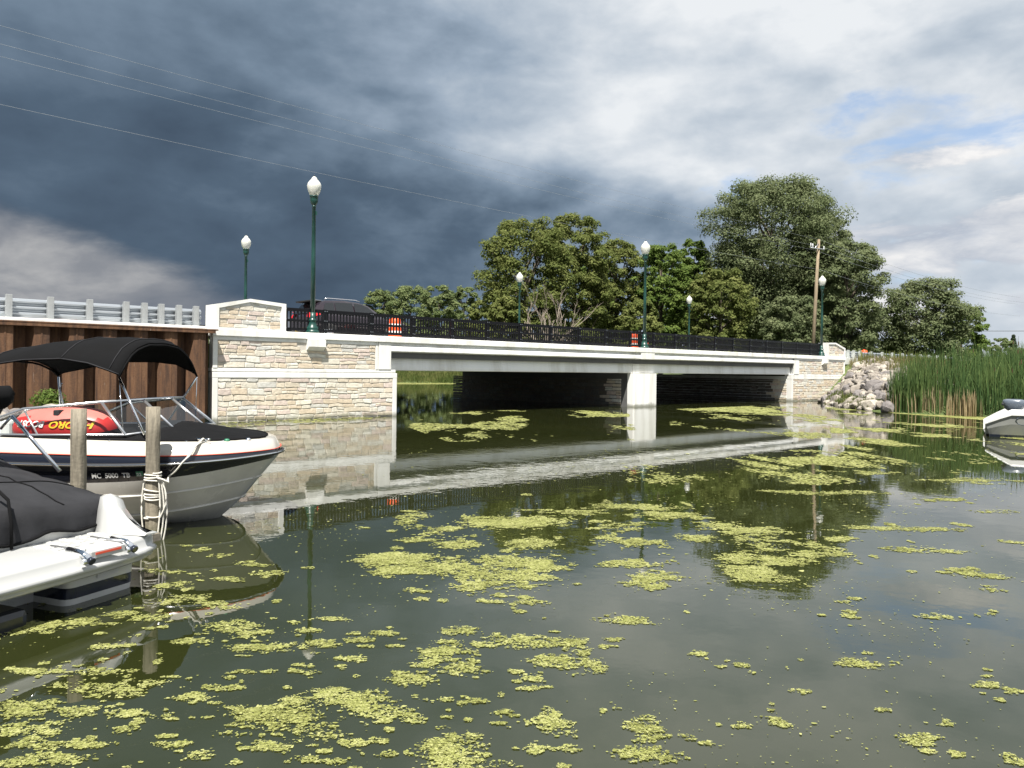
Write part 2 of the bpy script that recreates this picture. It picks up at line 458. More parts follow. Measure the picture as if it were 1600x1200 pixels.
class MB:
    """collects shapes; build() links them as one mesh object"""
    def __init__(self):
        self.v, self.f, self.mi, self.sm = [], [], [], []

    def add(self, verts, faces, mi=0, smooth=False):
        o = len(self.v)
        self.v += [tuple(p) for p in verts]
        self.f += [tuple(i + o for i in f) for f in faces]
        self.mi += [mi] * len(faces)
        self.sm += [smooth] * len(faces)
        return self

    def box(self, x0, x1, y0, y1, z0, z1, mi=0, ch=0.0):
        if ch <= 0:
            v = [(x, y, z) for z in (z0, z1) for y in (y0, y1) for x in (x0, x1)]
            f = [(0, 2, 3, 1), (4, 5, 7, 6), (0, 1, 5, 4), (2, 6, 7, 3), (0, 4, 6, 2), (1, 3, 7, 5)]
            return self.add(v, f, mi)
        import bmesh
        bm = bmesh.new()
        bmesh.ops.create_cube(bm, size=1.0)
        for q in bm.verts:
            q.co = ((x0 + x1) / 2 + q.co.x * (x1 - x0), (y0 + y1) / 2 + q.co.y * (y1 - y0), (z0 + z1) / 2 + q.co.z * (z1 - z0))
        bmesh.ops.bevel(bm, geom=bm.edges[:], offset=ch, segments=2, affect='EDGES', profile=0.5)
        bm.verts.index_update()
        self.add([q.co[:] for q in bm.verts], [[q.index for q in f.verts] for f in bm.faces], mi)
        bm.free()
        return self

    def tube(self, pts, rad, n=8, mi=0, caps=True, smooth=True):
        pts = [Vector(p) for p in pts]
        rads = rad if isinstance(rad, (list, tuple)) else [rad] * len(pts)
        V, F = [], []
        ref = Vector((0, 0, 1))
        for i, p in enumerate(pts):
            t = (pts[min(i + 1, len(pts) - 1)] - pts[max(i - 1, 0)]).normalized()
            a = t.cross(ref)
            if a.length < 1e-3:
                a = t.cross(Vector((1, 0, 0)))
            a.normalize()
            b = t.cross(a)
            for k in range(n):
                w = 2 * math.pi * k / n
                V.append(p + (a * math.cos(w) + b * math.sin(w)) * rads[i])
        for i in range(len(pts) - 1):
            for k in range(n):
                F.append((i * n + k, i * n + (k + 1) % n, (i + 1) * n + (k + 1) % n, (i + 1) * n + k))
        self.add(V, F, mi, smooth)
        if caps:
            self.add(V[:n], [tuple(range(n))], mi)
            self.add(V[-n:], [tuple(reversed(range(n)))], mi)
        return self

    def lathe(self, prof, n=20, mi=0, c=(0, 0, 0)):
        V, F = [], []
        for r, z in prof:
            for k in range(n):
                w = 2 * math.pi * k / n
                V.append((c[0] + r * math.cos(w), c[1] + r * math.sin(w), c[2] + z))
        for i in range(len(prof) - 1):
            for k in range(n):
                F.append((i * n + k, i * n + (k + 1) % n, (i + 1) * n + (k + 1) % n, (i + 1) * n + k))
        self.add(V, F, mi, True)
        self.add(V[:n], [tuple(reversed(range(n)))], mi)
        self.add(V[-n:], [tuple(range(n))], mi)
        return self

    def grid(self, rows, mi=0, smooth=True, closed=False):
        nr, nc = len(rows), len(rows[0])
        V = [p for r in rows for p in r]
        F = []
        for i in range(nr - 1):
            for k in range(nc if closed else nc - 1):
                F.append((i * nc + k, i * nc + (k + 1) % nc, (i + 1) * nc + (k + 1) % nc, (i + 1) * nc + k))
        return self.add(V, F, mi, smooth)

    def prism(self, poly, y0, y1, mi=0):
        """polygon in x-z pulled along y"""
        n = len(poly)
        v = [(x, y0, z) for x, z in poly] + [(x, y1, z) for x, z in poly]
        f = [tuple(range(n)), tuple(reversed(range(n, 2 * n)))] + [(i + n, (i + 1) % n + n, (i + 1) % n, i) for i in range(n)]
        return self.add(v, f, mi)

    def mesh(self, name, mats, fix=True):
        me = bpy.data.meshes.new(name)
        me.from_pydata(self.v, [], self.f)
        for m in mats:
            me.materials.append(M[m] if isinstance(m, str) else m)
        me.polygons.foreach_set('material_index', self.mi)
        me.polygons.foreach_set('use_smooth', self.sm)
        if fix:
            import bmesh
            bm = bmesh.new()
            bm.from_mesh(me)
            bmesh.ops.remove_doubles(bm, verts=bm.verts[:], dist=1e-5)
            bmesh.ops.recalc_face_normals(bm, faces=bm.faces[:])
            bm.to_mesh(me)
            bm.free()
        me.update()
        return me

    def build(self, name, mats, parent=None, fix=True):
        mats = mats if isinstance(mats, (list, tuple)) else [mats]
        return link(name, self.mesh(name, mats, fix), parent)


def link(name, me, parent=None):
    o = bpy.data.objects.new(name, me)
    COL.objects.link(o)
    if parent is not None:
        o.parent = parent
    return o


def fast_mesh(name, verts, nper, mats, mi=None, smooth=False):
    """verts (n, nper, 3): n polygons of nper corners"""
    n = verts.shape[0]
    me = bpy.data.meshes.new(name)
    me.vertices.add(n * nper)
    me.loops.add(n * nper)
    me.polygons.add(n)
    me.vertices.foreach_set('co', verts.reshape(-1).astype(np.float32))
    me.loops.foreach_set('vertex_index', np.arange(n * nper, dtype=np.int32))
    me.polygons.foreach_set('loop_start', np.arange(0, n * nper, nper, dtype=np.int32))
    me.polygons.foreach_set('loop_total', np.full(n, nper, dtype=np.int32))
    for m in mats:
        me.materials.append(M[m])
    if mi is not None:
        me.polygons.foreach_set('material_index', mi.astype(np.int32))
    if smooth:
        me.polygons.foreach_set('use_smooth', np.ones(n, dtype=bool))
    me.update()
    me.validate()
    return me


def thing(name, label, cat, loc=(0, 0, 0), rz=0.0, group=None):
    o = bpy.data.objects.new(name, None)
    COL.objects.link(o)
    o.empty_display_size = 0.3
    o.location = loc
    o.rotation_euler = (0, 0, rz)
    return tag(o, label, cat, group)


def tag(o, label=None, cat=None, group=None, kind=None):
    if label:
        o['label'] = label
    if cat:
        o['category'] = cat
    if group:
        o['group'] = group
    if kind:
        o['kind'] = kind
    return o


def copy_tree(o, parent=None):
    c = o.copy()
    COL.objects.link(c)
    c.parent = parent
    for ch in o.children:
        copy_tree(ch, c)
    return c


def vnoise(x, y, seed=0):
    xi, yi = np.floor(x).astype(np.int64), np.floor(y).astype(np.int64)
    fx, fy = x - xi, y - yi
    fx = fx * fx * (3 - 2 * fx)
    fy = fy * fy * (3 - 2 * fy)

    def h(a, b):
        n = (a * 374761393 + b * 668265263 + seed * 974634533) & 0xFFFFFFFF
        n = ((n ^ (n >> 13)) * 1274126177) & 0xFFFFFFFF
        return ((n ^ (n >> 16)) & 0xFFFF) / 65535.0
    return (h(xi, yi) * (1 - fx) + h(xi + 1, yi) * fx) * (1 - fy) + (h(xi, yi + 1) * (1 - fx) + h(xi + 1, yi + 1) * fx) * fy


def fbm(x, y, seed=0, octv=4):
    s, a, t = 0, 0.5, 0
    for i in range(octv):
        s = s + a * vnoise(x * 2 ** i, y * 2 ** i, seed + i * 17)
        t += a
        a *= 0.55
    return s / t


# the bridge's own frame: s along its near face, t away from the camera, z up from the water
BO = Vector((-6.627, 25.826, 0))
BD = Vector((0.74092, 0.67160, 0))
BN = Vector((-0.67160, 0.74092, 0))
BROT = math.atan2(BD.y, BD.x)


def W(s, t, z=0.0):
    p = BO + BD * s + BN * t
    return Vector((p.x, p.y, z))


def to_st(x, y):
    dx, dy = x - BO.x, y - BO.y
    return dx * BD.x + dy * BD.y, dx * BN.x + dy * BN.y

# ---------------------------------------------------------------- setting: ground and water


def seg_dist(px, py, poly):
    """signed distance to a polygon, positive inside"""
    d = np.full(px.shape, 1e9)
    ins = np.zeros(px.shape, bool)
    n = len(poly)
    for i in range(n):
        ax, ay = poly[i]
        bx, by = poly[(i + 1) % n]
        dx, dy = bx - ax, by - ay
        t = np.clip(((px - ax) * dx + (py - ay) * dy) / (dx * dx + dy * dy), 0, 1)
        d = np.minimum(d, np.hypot(px - ax - t * dx, py - ay - t * dy))
        c = ((ay > py) != (by > py))
        with np.errstate(divide='ignore', invalid='ignore'):
            xx = (bx - ax) * (py - ay) / (by - ay) + ax
        ins ^= c & (px < xx)
    return np.where(ins, d, -d)


def xy(s, t):
    p = W(s, t)
    return (p.x, p.y)


SHORE_R = [xy(36.6, -0.1), xy(35.4, -1.0), (19.0, 47.0), (18.0, 43.0), (17.0, 38.5), (16.9, 35.6), (17.8, 33.3), (19.6, 31.9), (20.4, 29.0), (21.5, 25.5),
           (25, 20), (33, 12), (60, 2), (141, -6), (141, 191), (8, 191), (6.5, 100), xy(33.2, 14.5), xy(33.2, 1.5)]
FAR = [(-121, 95), (-60, 96), (-30, 97.5), (-16, 97.8), (-6, 98.6), (2, 99.5), (9, 100), (9, 191), (-121, 191)]
LEFT = [xy(2.4, 1.6), xy(2.4, 13), (-14.5, 39), (-17, 60), (-19, 80), (-20, 98), (-121, 98), xy(-90, 1.6)]
LEFTROCK = [xy(-6.6, 0.6), xy(-7.0, -1.2), xy(-8.6, -3.4), xy(-11, -4.4), xy(-16, -5), xy(-40, -5.5), xy(-40, 0.6)]


def ground_z(px, py):
    s, t = to_st(px, py)
    r = seg_dist(px, py, SHORE_R)
    road = np.exp(-np.clip(np.abs(t - 6.5) - 6.2, 0, None) ** 2 / 26.0)
    top_r = 0.9 + 1.78 * road * (s > 20)
    steep = 0.25 + 0.5 * np.exp(-((px - 21) ** 2 + (py - 47) ** 2) / 90.0)
    zr = np.where(r > 0, np.minimum(top_r, r * steep), np.maximum(-1.3, r * 0.4))
    f = seg_dist(px, py, FAR)
    zf = np.where(f > 0, np.minimum(0.95, f * 0.16), np.maximum(-1.3, f * 0.3))
    l = seg_dist(px, py, LEFT)
    top_l = 0.9 + 1.8 * road
    zl = np.where(l > 0, np.minimum(top_l, l * 3.0), np.maximum(-1.3, l * 3.0))
    k = seg_dist(px, py, LEFTROCK)
    zk = np.where(k > 0, np.minimum(0.85, k * 0.3), np.maximum(-1.3, k * 0.4))
    z = np.maximum.reduce([zr, zf, zl, zk])
    return z + (fbm(px * 0.5, py * 0.5, 3) - 0.5) * 0.12 * (z > 0.1)


def build_ground():
    xs = np.linspace(-120, 140, 209)
    ys = np.linspace(-10, 190, 161)
    X, Y = np.meshgrid(xs, ys)
    Z = ground_z(X, Y)
    nr, nc = X.shape
    v = np.stack([X, Y, Z], -1).reshape(-1, 3)
    i = np.arange((nr - 1) * nc).reshape(nr - 1, nc)[:, :-1].ravel()
    f = np.stack([i, i + 1, i + 1 + nc, i + nc], 1)
    V, F = v.tolist(), f.tolist()
    # the sheet goes on to the horizon beyond the surveyed part
    b = len(V)
    for p in ((-120, 190, .9), (140, 190, .9), (140, -10, .5), (-120, -10, -1.3), (-5000, 6000, 1.2), (5000, 6000, 1.2), (5000, -10, .9), (-5000, -10, .9)):
        V.append(p)
    F += [(b, b + 1, b + 5, b + 4), (b + 1, b + 2, b + 6, b + 5), (b + 4, b + 7, b + 3, b)]
    me = bpy.data.meshes.new('ground')
    me.from_pydata(V, [], F)
    me.materials.append(M['grass_ground'])
    me.polygons.foreach_set('use_smooth', [True] * len(F))
    me.update()
    tag(link('ground', me), kind='structure')
    m = MB()
    m.add([(-119.5, -80, 0), (139.5, -80, 0), (139.5, 189.5, 0), (-119.5, 189.5, 0)], [(0, 1, 2, 3)])
    tag(m.build('water', 'creek_water', fix=False), kind='structure')


build_ground()

# ---------------------------------------------------------------- setting: road and embankment


def build_road():
    e = MB()
    e.box(-70, 2.3, 0.35, 13.4, -1.2, 2.62)
    o = e.build('embankment', 'grass_ground')
    o.location = BO
    o.rotation_euler.z = BROT
    tag(o, kind='structure')
    r = MB()
    r.box(-120, 3.2, 2.4, 11.6, 2.3, 2.78)
    r.box(3.2, 32.4, 2.4, 11.6, 2.36, 2.781)
    r.box(32.4, 220, 2.4, 11.6, 2.3, 2.78)
    o = r.build('road', 'asphalt')
    o.location = BO
    o.rotation_euler.z = BROT
    tag(o, kind='structure')
    for y0, y1 in ((0.46, 2.4), (11.6, 13.3)):
        p = MB()
        p.box(-40, 60, y0, y1, 2.4, 2.875, ch=0.012)
        o = p.build('pavement', 'grey_concrete')
        o.location = BO
        o.rotation_euler.z = BROT
        tag(o, kind='structure')
    ln = MB()
    for k in range(60):
        x = -110 + k * 5.5
        ln.box(x, x + 3, 6.92, 7.04, 2.783, 2.787)
    o = ln.build('road_marking', 'letter_yellow')
    o.location = BO
    o.rotation_euler.z = BROT
    tag(o, kind='structure')


build_road()

# ---------------------------------------------------------------- the bridge


def split_cells(x0, x1, z0, z1, rnd, rowh=(0.12, 0.225), w=(0.26, 0.68)):
    """irregular ledgestone: rows of varying height, cells of varying width, some split again"""
    cells = []
    z = z0
    while z < z1 - 0.03:
        h = rnd.uniform(*rowh)
        if z1 - z - h < rowh[0] * 0.7:
            h = z1 - z
        x = x0 - rnd.uniform(0, 0.2)
        while x < x1:
            ww = rnd.uniform(*w)
            a, b = max(x, x0), min(x + ww, x1)
            if x1 - b < 0.12:
                b = x1
                ww = x1 - x + 1
            if b - a > 0.07:
                k = rnd.random()
                if h > 0.19 and k < 0.42:
                    c = z + h * rnd.uniform(0.35, 0.65)
                    if rnd.random() < 0.4 and b - a > 0.4:
                        q = a + (b - a) * rnd.uniform(0.35, 0.65)
                        cells += [(a, q, z, c), (q, b, z, c), (a, b, c, z + h)]
                    else:
                        cells += [(a, b, z, c), (a, b, c, z + h)]
                elif k > 0.88 and b - a > 0.45:
                    q = a + (b - a) * rnd.uniform(0.4, 0.6)
                    cells += [(a, q, z, z + h), (q, b, z, z + h * 0.5), (q, b, z + h * 0.5, z + h)]
                else:
                    cells.append((a, b, z, z + h))
            x += ww
        z += h
    return cells


def stone_geo(mb, cell, y, rnd, mi=0, gap=0.006, lim=None):
    """one stone: chipped outline, chamfered face standing proud of y (towards -y)"""
    a, b, c, d = cell
    a, b, c, d = a + gap, b - gap, c + gap, d - gap
    j = min(0.022, (d - c) * 0.16)
    cut = min(0.06, (b - a) * 0.2, (d - c) * 0.4)
    out = []
    for (px, pz, dx, dz) in ((a, c, 1, 1), (b, c, -1, 1), (b, d, -1, -1), (a, d, 1, -1)):
        k = cut * rnd.uniform(0.05, 1.0)
        k2 = cut * rnd.uniform(0.05, 0.8)
        p1 = (px + dx * rnd.uniform(0, j * .5), pz + dz * k2)
        p2 = (px + dx * k, pz + dz * rnd.uniform(0, j))
        out += [p1, p2] if (dx * dz > 0) else [p2, p1]
    # order: left-bottom (p1 up the left edge, p2 along the bottom) ...
    mid_b = (a + (b - a) * rnd.uniform(.4, .6), c + rnd.uniform(-0.2, 1) * j)
    mid_t = (a + (b - a) * rnd.uniform(.4, .6), d - rnd.uniform(-0.2, 1) * j)
    poly = [out[0], out[1], mid_b, out[2], out[3], out[4], out[5], mid_t, out[6], out[7]]
    pr = rnd.uniform(0.008, 0.028)
    n = len(poly)
    cx, cz = (a + b) / 2, (c + d) / 2
    ins = 0.012
    inner = []
    for x, z in poly:
        vx, vz = cx - x, cz - z
        l = math.hypot(vx, vz)
        inner.append((x + vx / l * ins, z + vz / l * ins))
    def wp(x, z):
        ax, az = np.array([x]), np.array([z])
        return (x + 0.10 * (fbm(ax * 1.7, az * 4.0, 4, 2)[0] - .5), z + 0.085 * (fbm(ax * 2.2, az * 2.5, 8, 2)[0] - .5))
    if lim is not None:
        def edge(x, z):
            q = min((x - lim[0]), (lim[1] - x), (z - lim[2]), (lim[3] - z))
            k = max(0.0, min(1.0, q / 0.12))
            X_, Z_ = wp(x, z)
            return (x + (X_ - x) * k, z + (Z_ - z) * k)
        poly = [edge(x, z) for x, z in poly]
        inner = [edge(x, z) for x, z in inner]
    tilt_x, tilt_z = rnd.uniform(-.02, .02), rnd.uniform(-.05, .05)
    V = [(x, y + 0.02, z) for x, z in poly] + [(x, y - pr * 0.55, z) for x, z in poly]
    V += [(x, y - pr - (x - cx) * tilt_x - (z - cz) * tilt_z, z) for x, z in inner]
    F = []
    for r in (0, 1):
        for i in range(n):
            F.append((r * n + i, r * n + (i + 1) % n, (r + 1) * n + (i + 1) % n, (r + 1) * n + i))
    F.append(tuple(range(2 * n, 3 * n)))
    mb.add(V, F, mi)


def pick_stone(rnd):
    return rnd.choices(range(6), weights=(26, 19, 17, 16, 22, 10))[0]


def build_bridge():
    root = thing('bridge', 'white concrete road bridge with stone faced abutments and one pier', 'bridge', BO, BROT)
    rnd = random.Random(5)

    def abutment(sg, origin, ex=0.0):
        """sg=+1: left bank, built rightwards from s=-3.43; sg=-1: mirrored on the other bank"""
        def X(a, b):
            p, q = origin + sg * a, origin + sg * b
            return (p, q) if p < q else (q, p)
        b = MB()
        x0, x1 = X(0, 6.71 + ex)
        b.box(x0, x1, 0.045, 14.0, -1.2, 1.55, ch=0.01)
        x0, x1 = X(0.02, 6.45 + ex)
        b.box(x0, x1, 0.048, 13.9, 1.67, 2.66)
        ab = b.build('abutment', 'grey_concrete', root)
        fr = MB()
        # lower frame
        x0, x1 = X(0, 0.17)
        fr.box(x0, x1, 0.0, 0.06, -1.2, 1.372, ch=0.008)
        x0, x1 = X(6.54 + ex, 6.712 + ex)
        fr.box(x0, x1, 0.0, 0.30, -1.2, 1.372, ch=0.008)
        x0, x1 = X(-0.004, 6.72 + ex)
        fr.box(x0, x1, -0.004, 0.32, 1.372, 1.55, ch=0.012)
        # ledge, set a hand's breadth back under it
        x0, x1 = X(-0.02, 6.66 + ex)
        fr.box(x0, x1, 0.012, 0.5, 1.566, 1.675, ch=0.012)
        # upper frame
        x0, x1 = X(0, 0.15)
        fr.box(x0, x1, 0.0, 0.06, 1.675, 2.545, ch=0.008)
        x0, x1 = X(5.80 + ex, 5.905 + ex)
        fr.box(x0, x1, 0.0, 0.06, 1.675, 2.545, ch=0.008)
        x0, x1 = X(5.925 + ex, 6.45 + ex)
        fr.box(x0, x1, -0.008, 0.5, 1.68, 2.655, ch=0.01)
        x0, x1 = X(0, 5.905 + ex)
        fr.box(x0, x1, 0.0, 0.06, 2.545, 2.66, ch=0.008)
        fr.build('frame', 'white_concrete', root)
        return X

    XL = abutment(1, -3.43)
    XR = abutment(-1, 39.61, 0.55)

    # stones, left bank: one object each
    def stones(cells, y, parent):
        lim = (min(c[0] for c in cells), max(c[1] for c in cells), -0.3, max(c[3] for c in cells))
        if lim[3] > 2:
            lim = lim[:2] + (min(c[2] for c in cells), lim[3])
        for c in cells:
            m = MB()
            stone_geo(m, c, y, rnd, lim=lim)
            m.build('stone', [STONES[pick_stone(rnd)]], parent)
    jl = MB()
    jl.box(-3.262, 3.112, 0.028, 0.05, -0.6, 1.37)
    jl.box(-3.282, 2.372, 0.028, 0.052, 1.678, 2.543)
    pj = jl.build('stone_facing', 'joint', root)
    stones(split_cells(-3.255, 3.105, -0.16, 1.365, rnd), 0.028, pj)
    stones([c for c in split_cells(-3.275, 2.365, 1.684, 2.54, rnd) if not (c[0] < 0.26 and c[1] > -0.26 and c[3] > 2.34)], 0.028, pj)
    # stones on the far bank's face, under the deck and on the pier: too small to pick apart
    st = MB()
    jr = MB()
    for (a, b2, c, d) in ((32.53, 39.43, -0.5, 1.37), (33.27, 39.45, 1.678, 2.543)):
        jr.box(a - .005, b2 + .005, 0.028, 0.05, c, d)
        for q in split_cells(a, b2, max(c, -0.15) + .004, d - .004, rnd):
            stone_geo(st, q, 0.028, rnd, pick_stone(rnd))
    jr.build('stone_facing', 'joint', root)
    tag(st.build('stone_veneer', STONES, root), kind='stuff')
    # return faces (towards -s): build in x along t, then turn
    rt = MB()
    tmp = MB()
    for q in split_cells(0.34, 13.8, -0.15, 1.36, rnd, w=(0.3, 0.7)):
        stone_geo(tmp, q, 0.0, rnd, pick_stone(rnd) + (6 if q[0] > 1.1 else 0))  # behind the front strip the darker copies paint in the deck's shade
    k = 0
    for (s0, skew, t0) in ((32.33, 0.0, 0.0), (16.98, 0.0, 0.5)):
        vv = [(s0 + y + x * skew, x + t0, z) for x, y, z in tmp.v]
        o = len(rt.v)
        rt.v += vv
        rt.f += [tuple(i + o for i in f) for f in tmp.f]
        rt.mi += tmp.mi
        rt.sm += tmp.sm
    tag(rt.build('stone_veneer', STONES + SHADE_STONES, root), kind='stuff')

    # pier with chamfered nose
    p = MB()
    nose = [(16.98, 0.45), (16.98, 0.10), (17.03, 0.03), (18.73, 0.03), (18.78, 0.10), (18.78, 0.45)]
    n = len(nose)
    p.add([(a, b, -1.2) for a, b in nose] + [(a, b, 1.64) for a, b in nose],
          [tuple(range(n)), tuple(range(n, 2 * n))] + [(i, (i + 1) % n, (i + 1) % n + n, i + n) for i in range(n)])
    pr_ = p.build('pier', 'white_concrete', root)
    p = MB()
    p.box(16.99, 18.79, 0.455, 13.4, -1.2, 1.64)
    p.build('pier_stem', 'shade_toned_concrete', pr_)

    # deck, beams
    d = MB()
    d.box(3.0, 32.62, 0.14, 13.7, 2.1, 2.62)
    d.build('deck_slab', 'shade_toned_concrete', root)
    for i in range(6):
        b = MB()
        y = 2.6 + i * 1.95
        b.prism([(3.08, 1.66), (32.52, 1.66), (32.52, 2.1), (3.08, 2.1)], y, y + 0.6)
        b.build('beam', 'shade_toned_concrete', root)
    for side in (0, 1):
        f = MB()
        prof = [(0.34, 1.645), (0.265, 1.65), (0.245, 1.67), (0.245, 1.76), (0.27, 1.90), (0.28, 2.10), (0.25, 2.22), (0.18, 2.30), (0.09, 2.338), (0.0, 2.345), (-0.012, 2.36),
                (-0.012, 2.50), (0.0, 2.525), (0.09, 2.535), (0.09, 2.70), (0.9, 2.70), (0.9, 1.645)]
        if side:
            prof = [(13.95 - a, z) for a, z in prof]
        np_ = len(prof)
        for xa, xb in ((3.025, 17.1), (17.13, 32.59)):
            f.add([(xa, a, z) for a, z in prof] + [(xb, a, z) for a, z in prof],
                  [tuple(range(np_)), tuple(range(np_, 2 * np_))] + [(i, (i + 1) % np_, (i + 1) % np_ + np_, i + np_) for i in range(np_)])
        f.build('fascia_beam', 'fascia_white', root)
    # coping: long cast units with open joints
    for side in (0, 1):
        y0, y1 = (-0.055, 0.46) if side == 0 else (13.3, 13.95)
        cuts = [-3.47, 2.49, 9.9, 17.12, 24.6, 33.1, 39.65]
        for a, b2 in zip(cuts[:-1], cuts[1:]):
            m = MB()
            m.box(a + 0.006, b2 - 0.006, y0, y1, 2.662, 2.885, ch=0.018)
            m.build('coping', 'white_concrete', root)
    # corbels under the lamps
    for s in (0.0, 36.55):
        m = MB()
        yz = [(0.04, 2.661), (-0.17, 2.661), (-0.17, 2.42), (0.0, 2.29), (0.04, 2.29)]
        m.add([(s - .31, y, z) for y, z in yz] + [(s + .31, y, z) for y, z in yz], [(0, 1, 2, 3, 4), (9, 8, 7, 6, 5)] + [(i, i + 5, (i + 1) % 5 + 5, (i + 1) % 5) for i in range(5)])
        m.build('corbel', 'white_concrete', root)
    m = MB()
    m.box(17.42, 18.5, -0.04, 0.3, 2.335, 2.66, ch=0.012)
    m.build('corbel', 'white_concrete', root)

    # end pilasters
    def pilaster(a, b, flip):
        zc = 2.885
        prof = [(a, zc), (b, zc), (b, zc + 0.90), (a + (b - a) * .49, zc + 0.985), (a, zc + 0.74)] if not flip else \
               [(a, zc), (b, zc), (b, zc + 0.60), (a + (b - a) * .45, zc + 0.93), (a, zc + 0.90)]
        m = MB()
        m.prism([(x, z) for x, z in prof], 0.035, 0.62)
        # raised frame round the face
        cx, cz = (a + b) / 2, zc + 0.4
        n = len(prof)
        inner = []
        for x, z in prof:
            inner.append((x + (0.17 if x < cx - .2 else (-0.15 if x > cx + .2 else 0)), z + (0.05 if z < zc + .1 else -0.10)))
        for y, sgn in ((-0.035, 1), ):
            V = [(x, y, z) for x, z in prof] + [(x, y, z) for x, z in inner] + [(x, 0.04, z) for x, z in prof] + [(x, 0.04, z) for x, z in inner]
            F = []
            for i in range(n):
                j = (i + 1) % n
                F += [(i, j, n + j, n + i), (n + i, n + j, 3 * n + j, 3 * n + i), (i, 2 * n + i, 2 * n + j, j)]
            m.add(V, F)
        pl = m.build('pilaster', 'white_concrete', root)
        return pl, inner
    pl, inner = pilaster(-3.43, -1.07, False)
    rows = split_cells(inner[0][0] + .01, inner[1][0] - .01, inner[0][1] + .01, inner[3][1] - .01, rnd, rowh=(0.11, 0.19), w=(0.25, 0.6))

    def top_at(x):
        (xr, zr), (xp, zp), (xl, zl) = inner[2], inner[3], inner[4]
        if x < xp:
            return zl + (zp - zl) * (x - xl) / (xp - xl)
        return zp + (zr - zp) * (x - xp) / (xr - xp)
    for c in rows:
        lim = min(top_at(c[0]), top_at(c[1])) - 0.012
        if lim - c[2] < 0.05:
            continue
        q = (c[0], c[1], c[2], min(c[3], lim))
        m = MB()
        stone_geo(m, q, 0.03, rnd)
        m.build('stone', [STONES[pick_stone(rnd)]], pl)
    pl2, inner = pilaster(37.0, 39.6, True)
    st = MB()
    for c in split_cells(inner[0][0] + .01, inner[1][0] - .01, inner[0][1] + .01, inner[4][1] - .01, rnd, rowh=(0.11, 0.19), w=(0.25, 0.6)):
        lim = min(top_at2(inner, c[0]), top_at2(inner, c[1])) - .012
        if lim - c[2] > 0.05:
            stone_geo(st, (c[0], c[1], c[2], min(c[3], lim)), 0.03, rnd, pick_stone(rnd))
    tag(st.build('stone_veneer', STONES, pl2), kind='stuff')
    return root


def top_at2(inner, x):
    (xr, zr), (xp, zp), (xl, zl) = inner[2], inner[3], inner[4]
    if x < xp:
        return zl + (zp - zl) * (x - xl) / (xp - xl)
    return zp + (zr - zp) * (x - xp) / (xr - xp)


build_bridge()

# ---------------------------------------------------------------- railings


def build_railing(t, label):
    root = thing('railing', label, 'railing', W(0, t), BROT, 'black bridge railings')
    z0, z1 = 2.887, 3.70
    posts = [0.49 + 1.826 * i for i in range(-1, 21)]
    posts[0] = -1.0
    posts = [p for p in posts if p < 36.7]
    posts.append(36.75)
    pm = MB()
    pm.box(-0.045, 0.045, -0.045, 0.045, z0, z1 + 0.015, 0)
    pm.box(-0.075, 0.075, -0.07, 0.07, z0, z0 + 0.02, 0)
    for bx in (-0.03, 0.05):
        for bz in (z1 - 0.05, 3.32, z0 + 0.14, z0 + 0.03):
            pm.box(bx - 0.012, bx + 0.012, -0.07, -0.045, bz - 0.012, bz + 0.012, 1)
    pme = pm.mesh('post', ['railing_black', 'bolt'])
    for p in posts:
        o = link('post', pme, root)
        o.location.x = p
    cache = {}
    for a, b in zip(posts[:-1], posts[1:]):
        w = round(b - a, 3)
        if w not in cache:
            r1, r2, r3, pk = MB(), MB(), MB(), MB()
            r1.box(0.045, w - 0.045, -0.032, 0.032, z1 - 0.115, z1)
            r2.box(0.045, w - 0.045, -0.025, 0.025, 3.245, 3.325)
            r3.box(0.045, w - 0.045, -0.025, 0.025, z0 + 0.06, z0 + 0.155)
            n = max(2, int((w - 0.09) / 0.122))
            for i in range(n):
                x = 0.045 + (w - 0.09) * (i + 0.5) / n
                pk.box(x - 0.024, x + 0.024, -0.018, 0.018, z0 + 0.1, z1 - 0.05)
            cache[w] = (r1.mesh('rail', ['railing_black']), r2.mesh('rail', ['railing_black']), r3.mesh('rail', ['railing_black']), pk.mesh('picket_row', ['railing_black']))
        for i, me in enumerate(cache[w]):
            o = link('picket_row' if i == 3 else 'rail', me, root)
            o.location.x = a
            if i == 3:
                o['kind'] = 'stuff'
    return root


build_railing(0.27, 'black metal picket railing along the near edge of the bridge')
build_railing(13.6, 'black metal picket railing along the far edge of the bridge')

# ---------------------------------------------------------------- street lamps


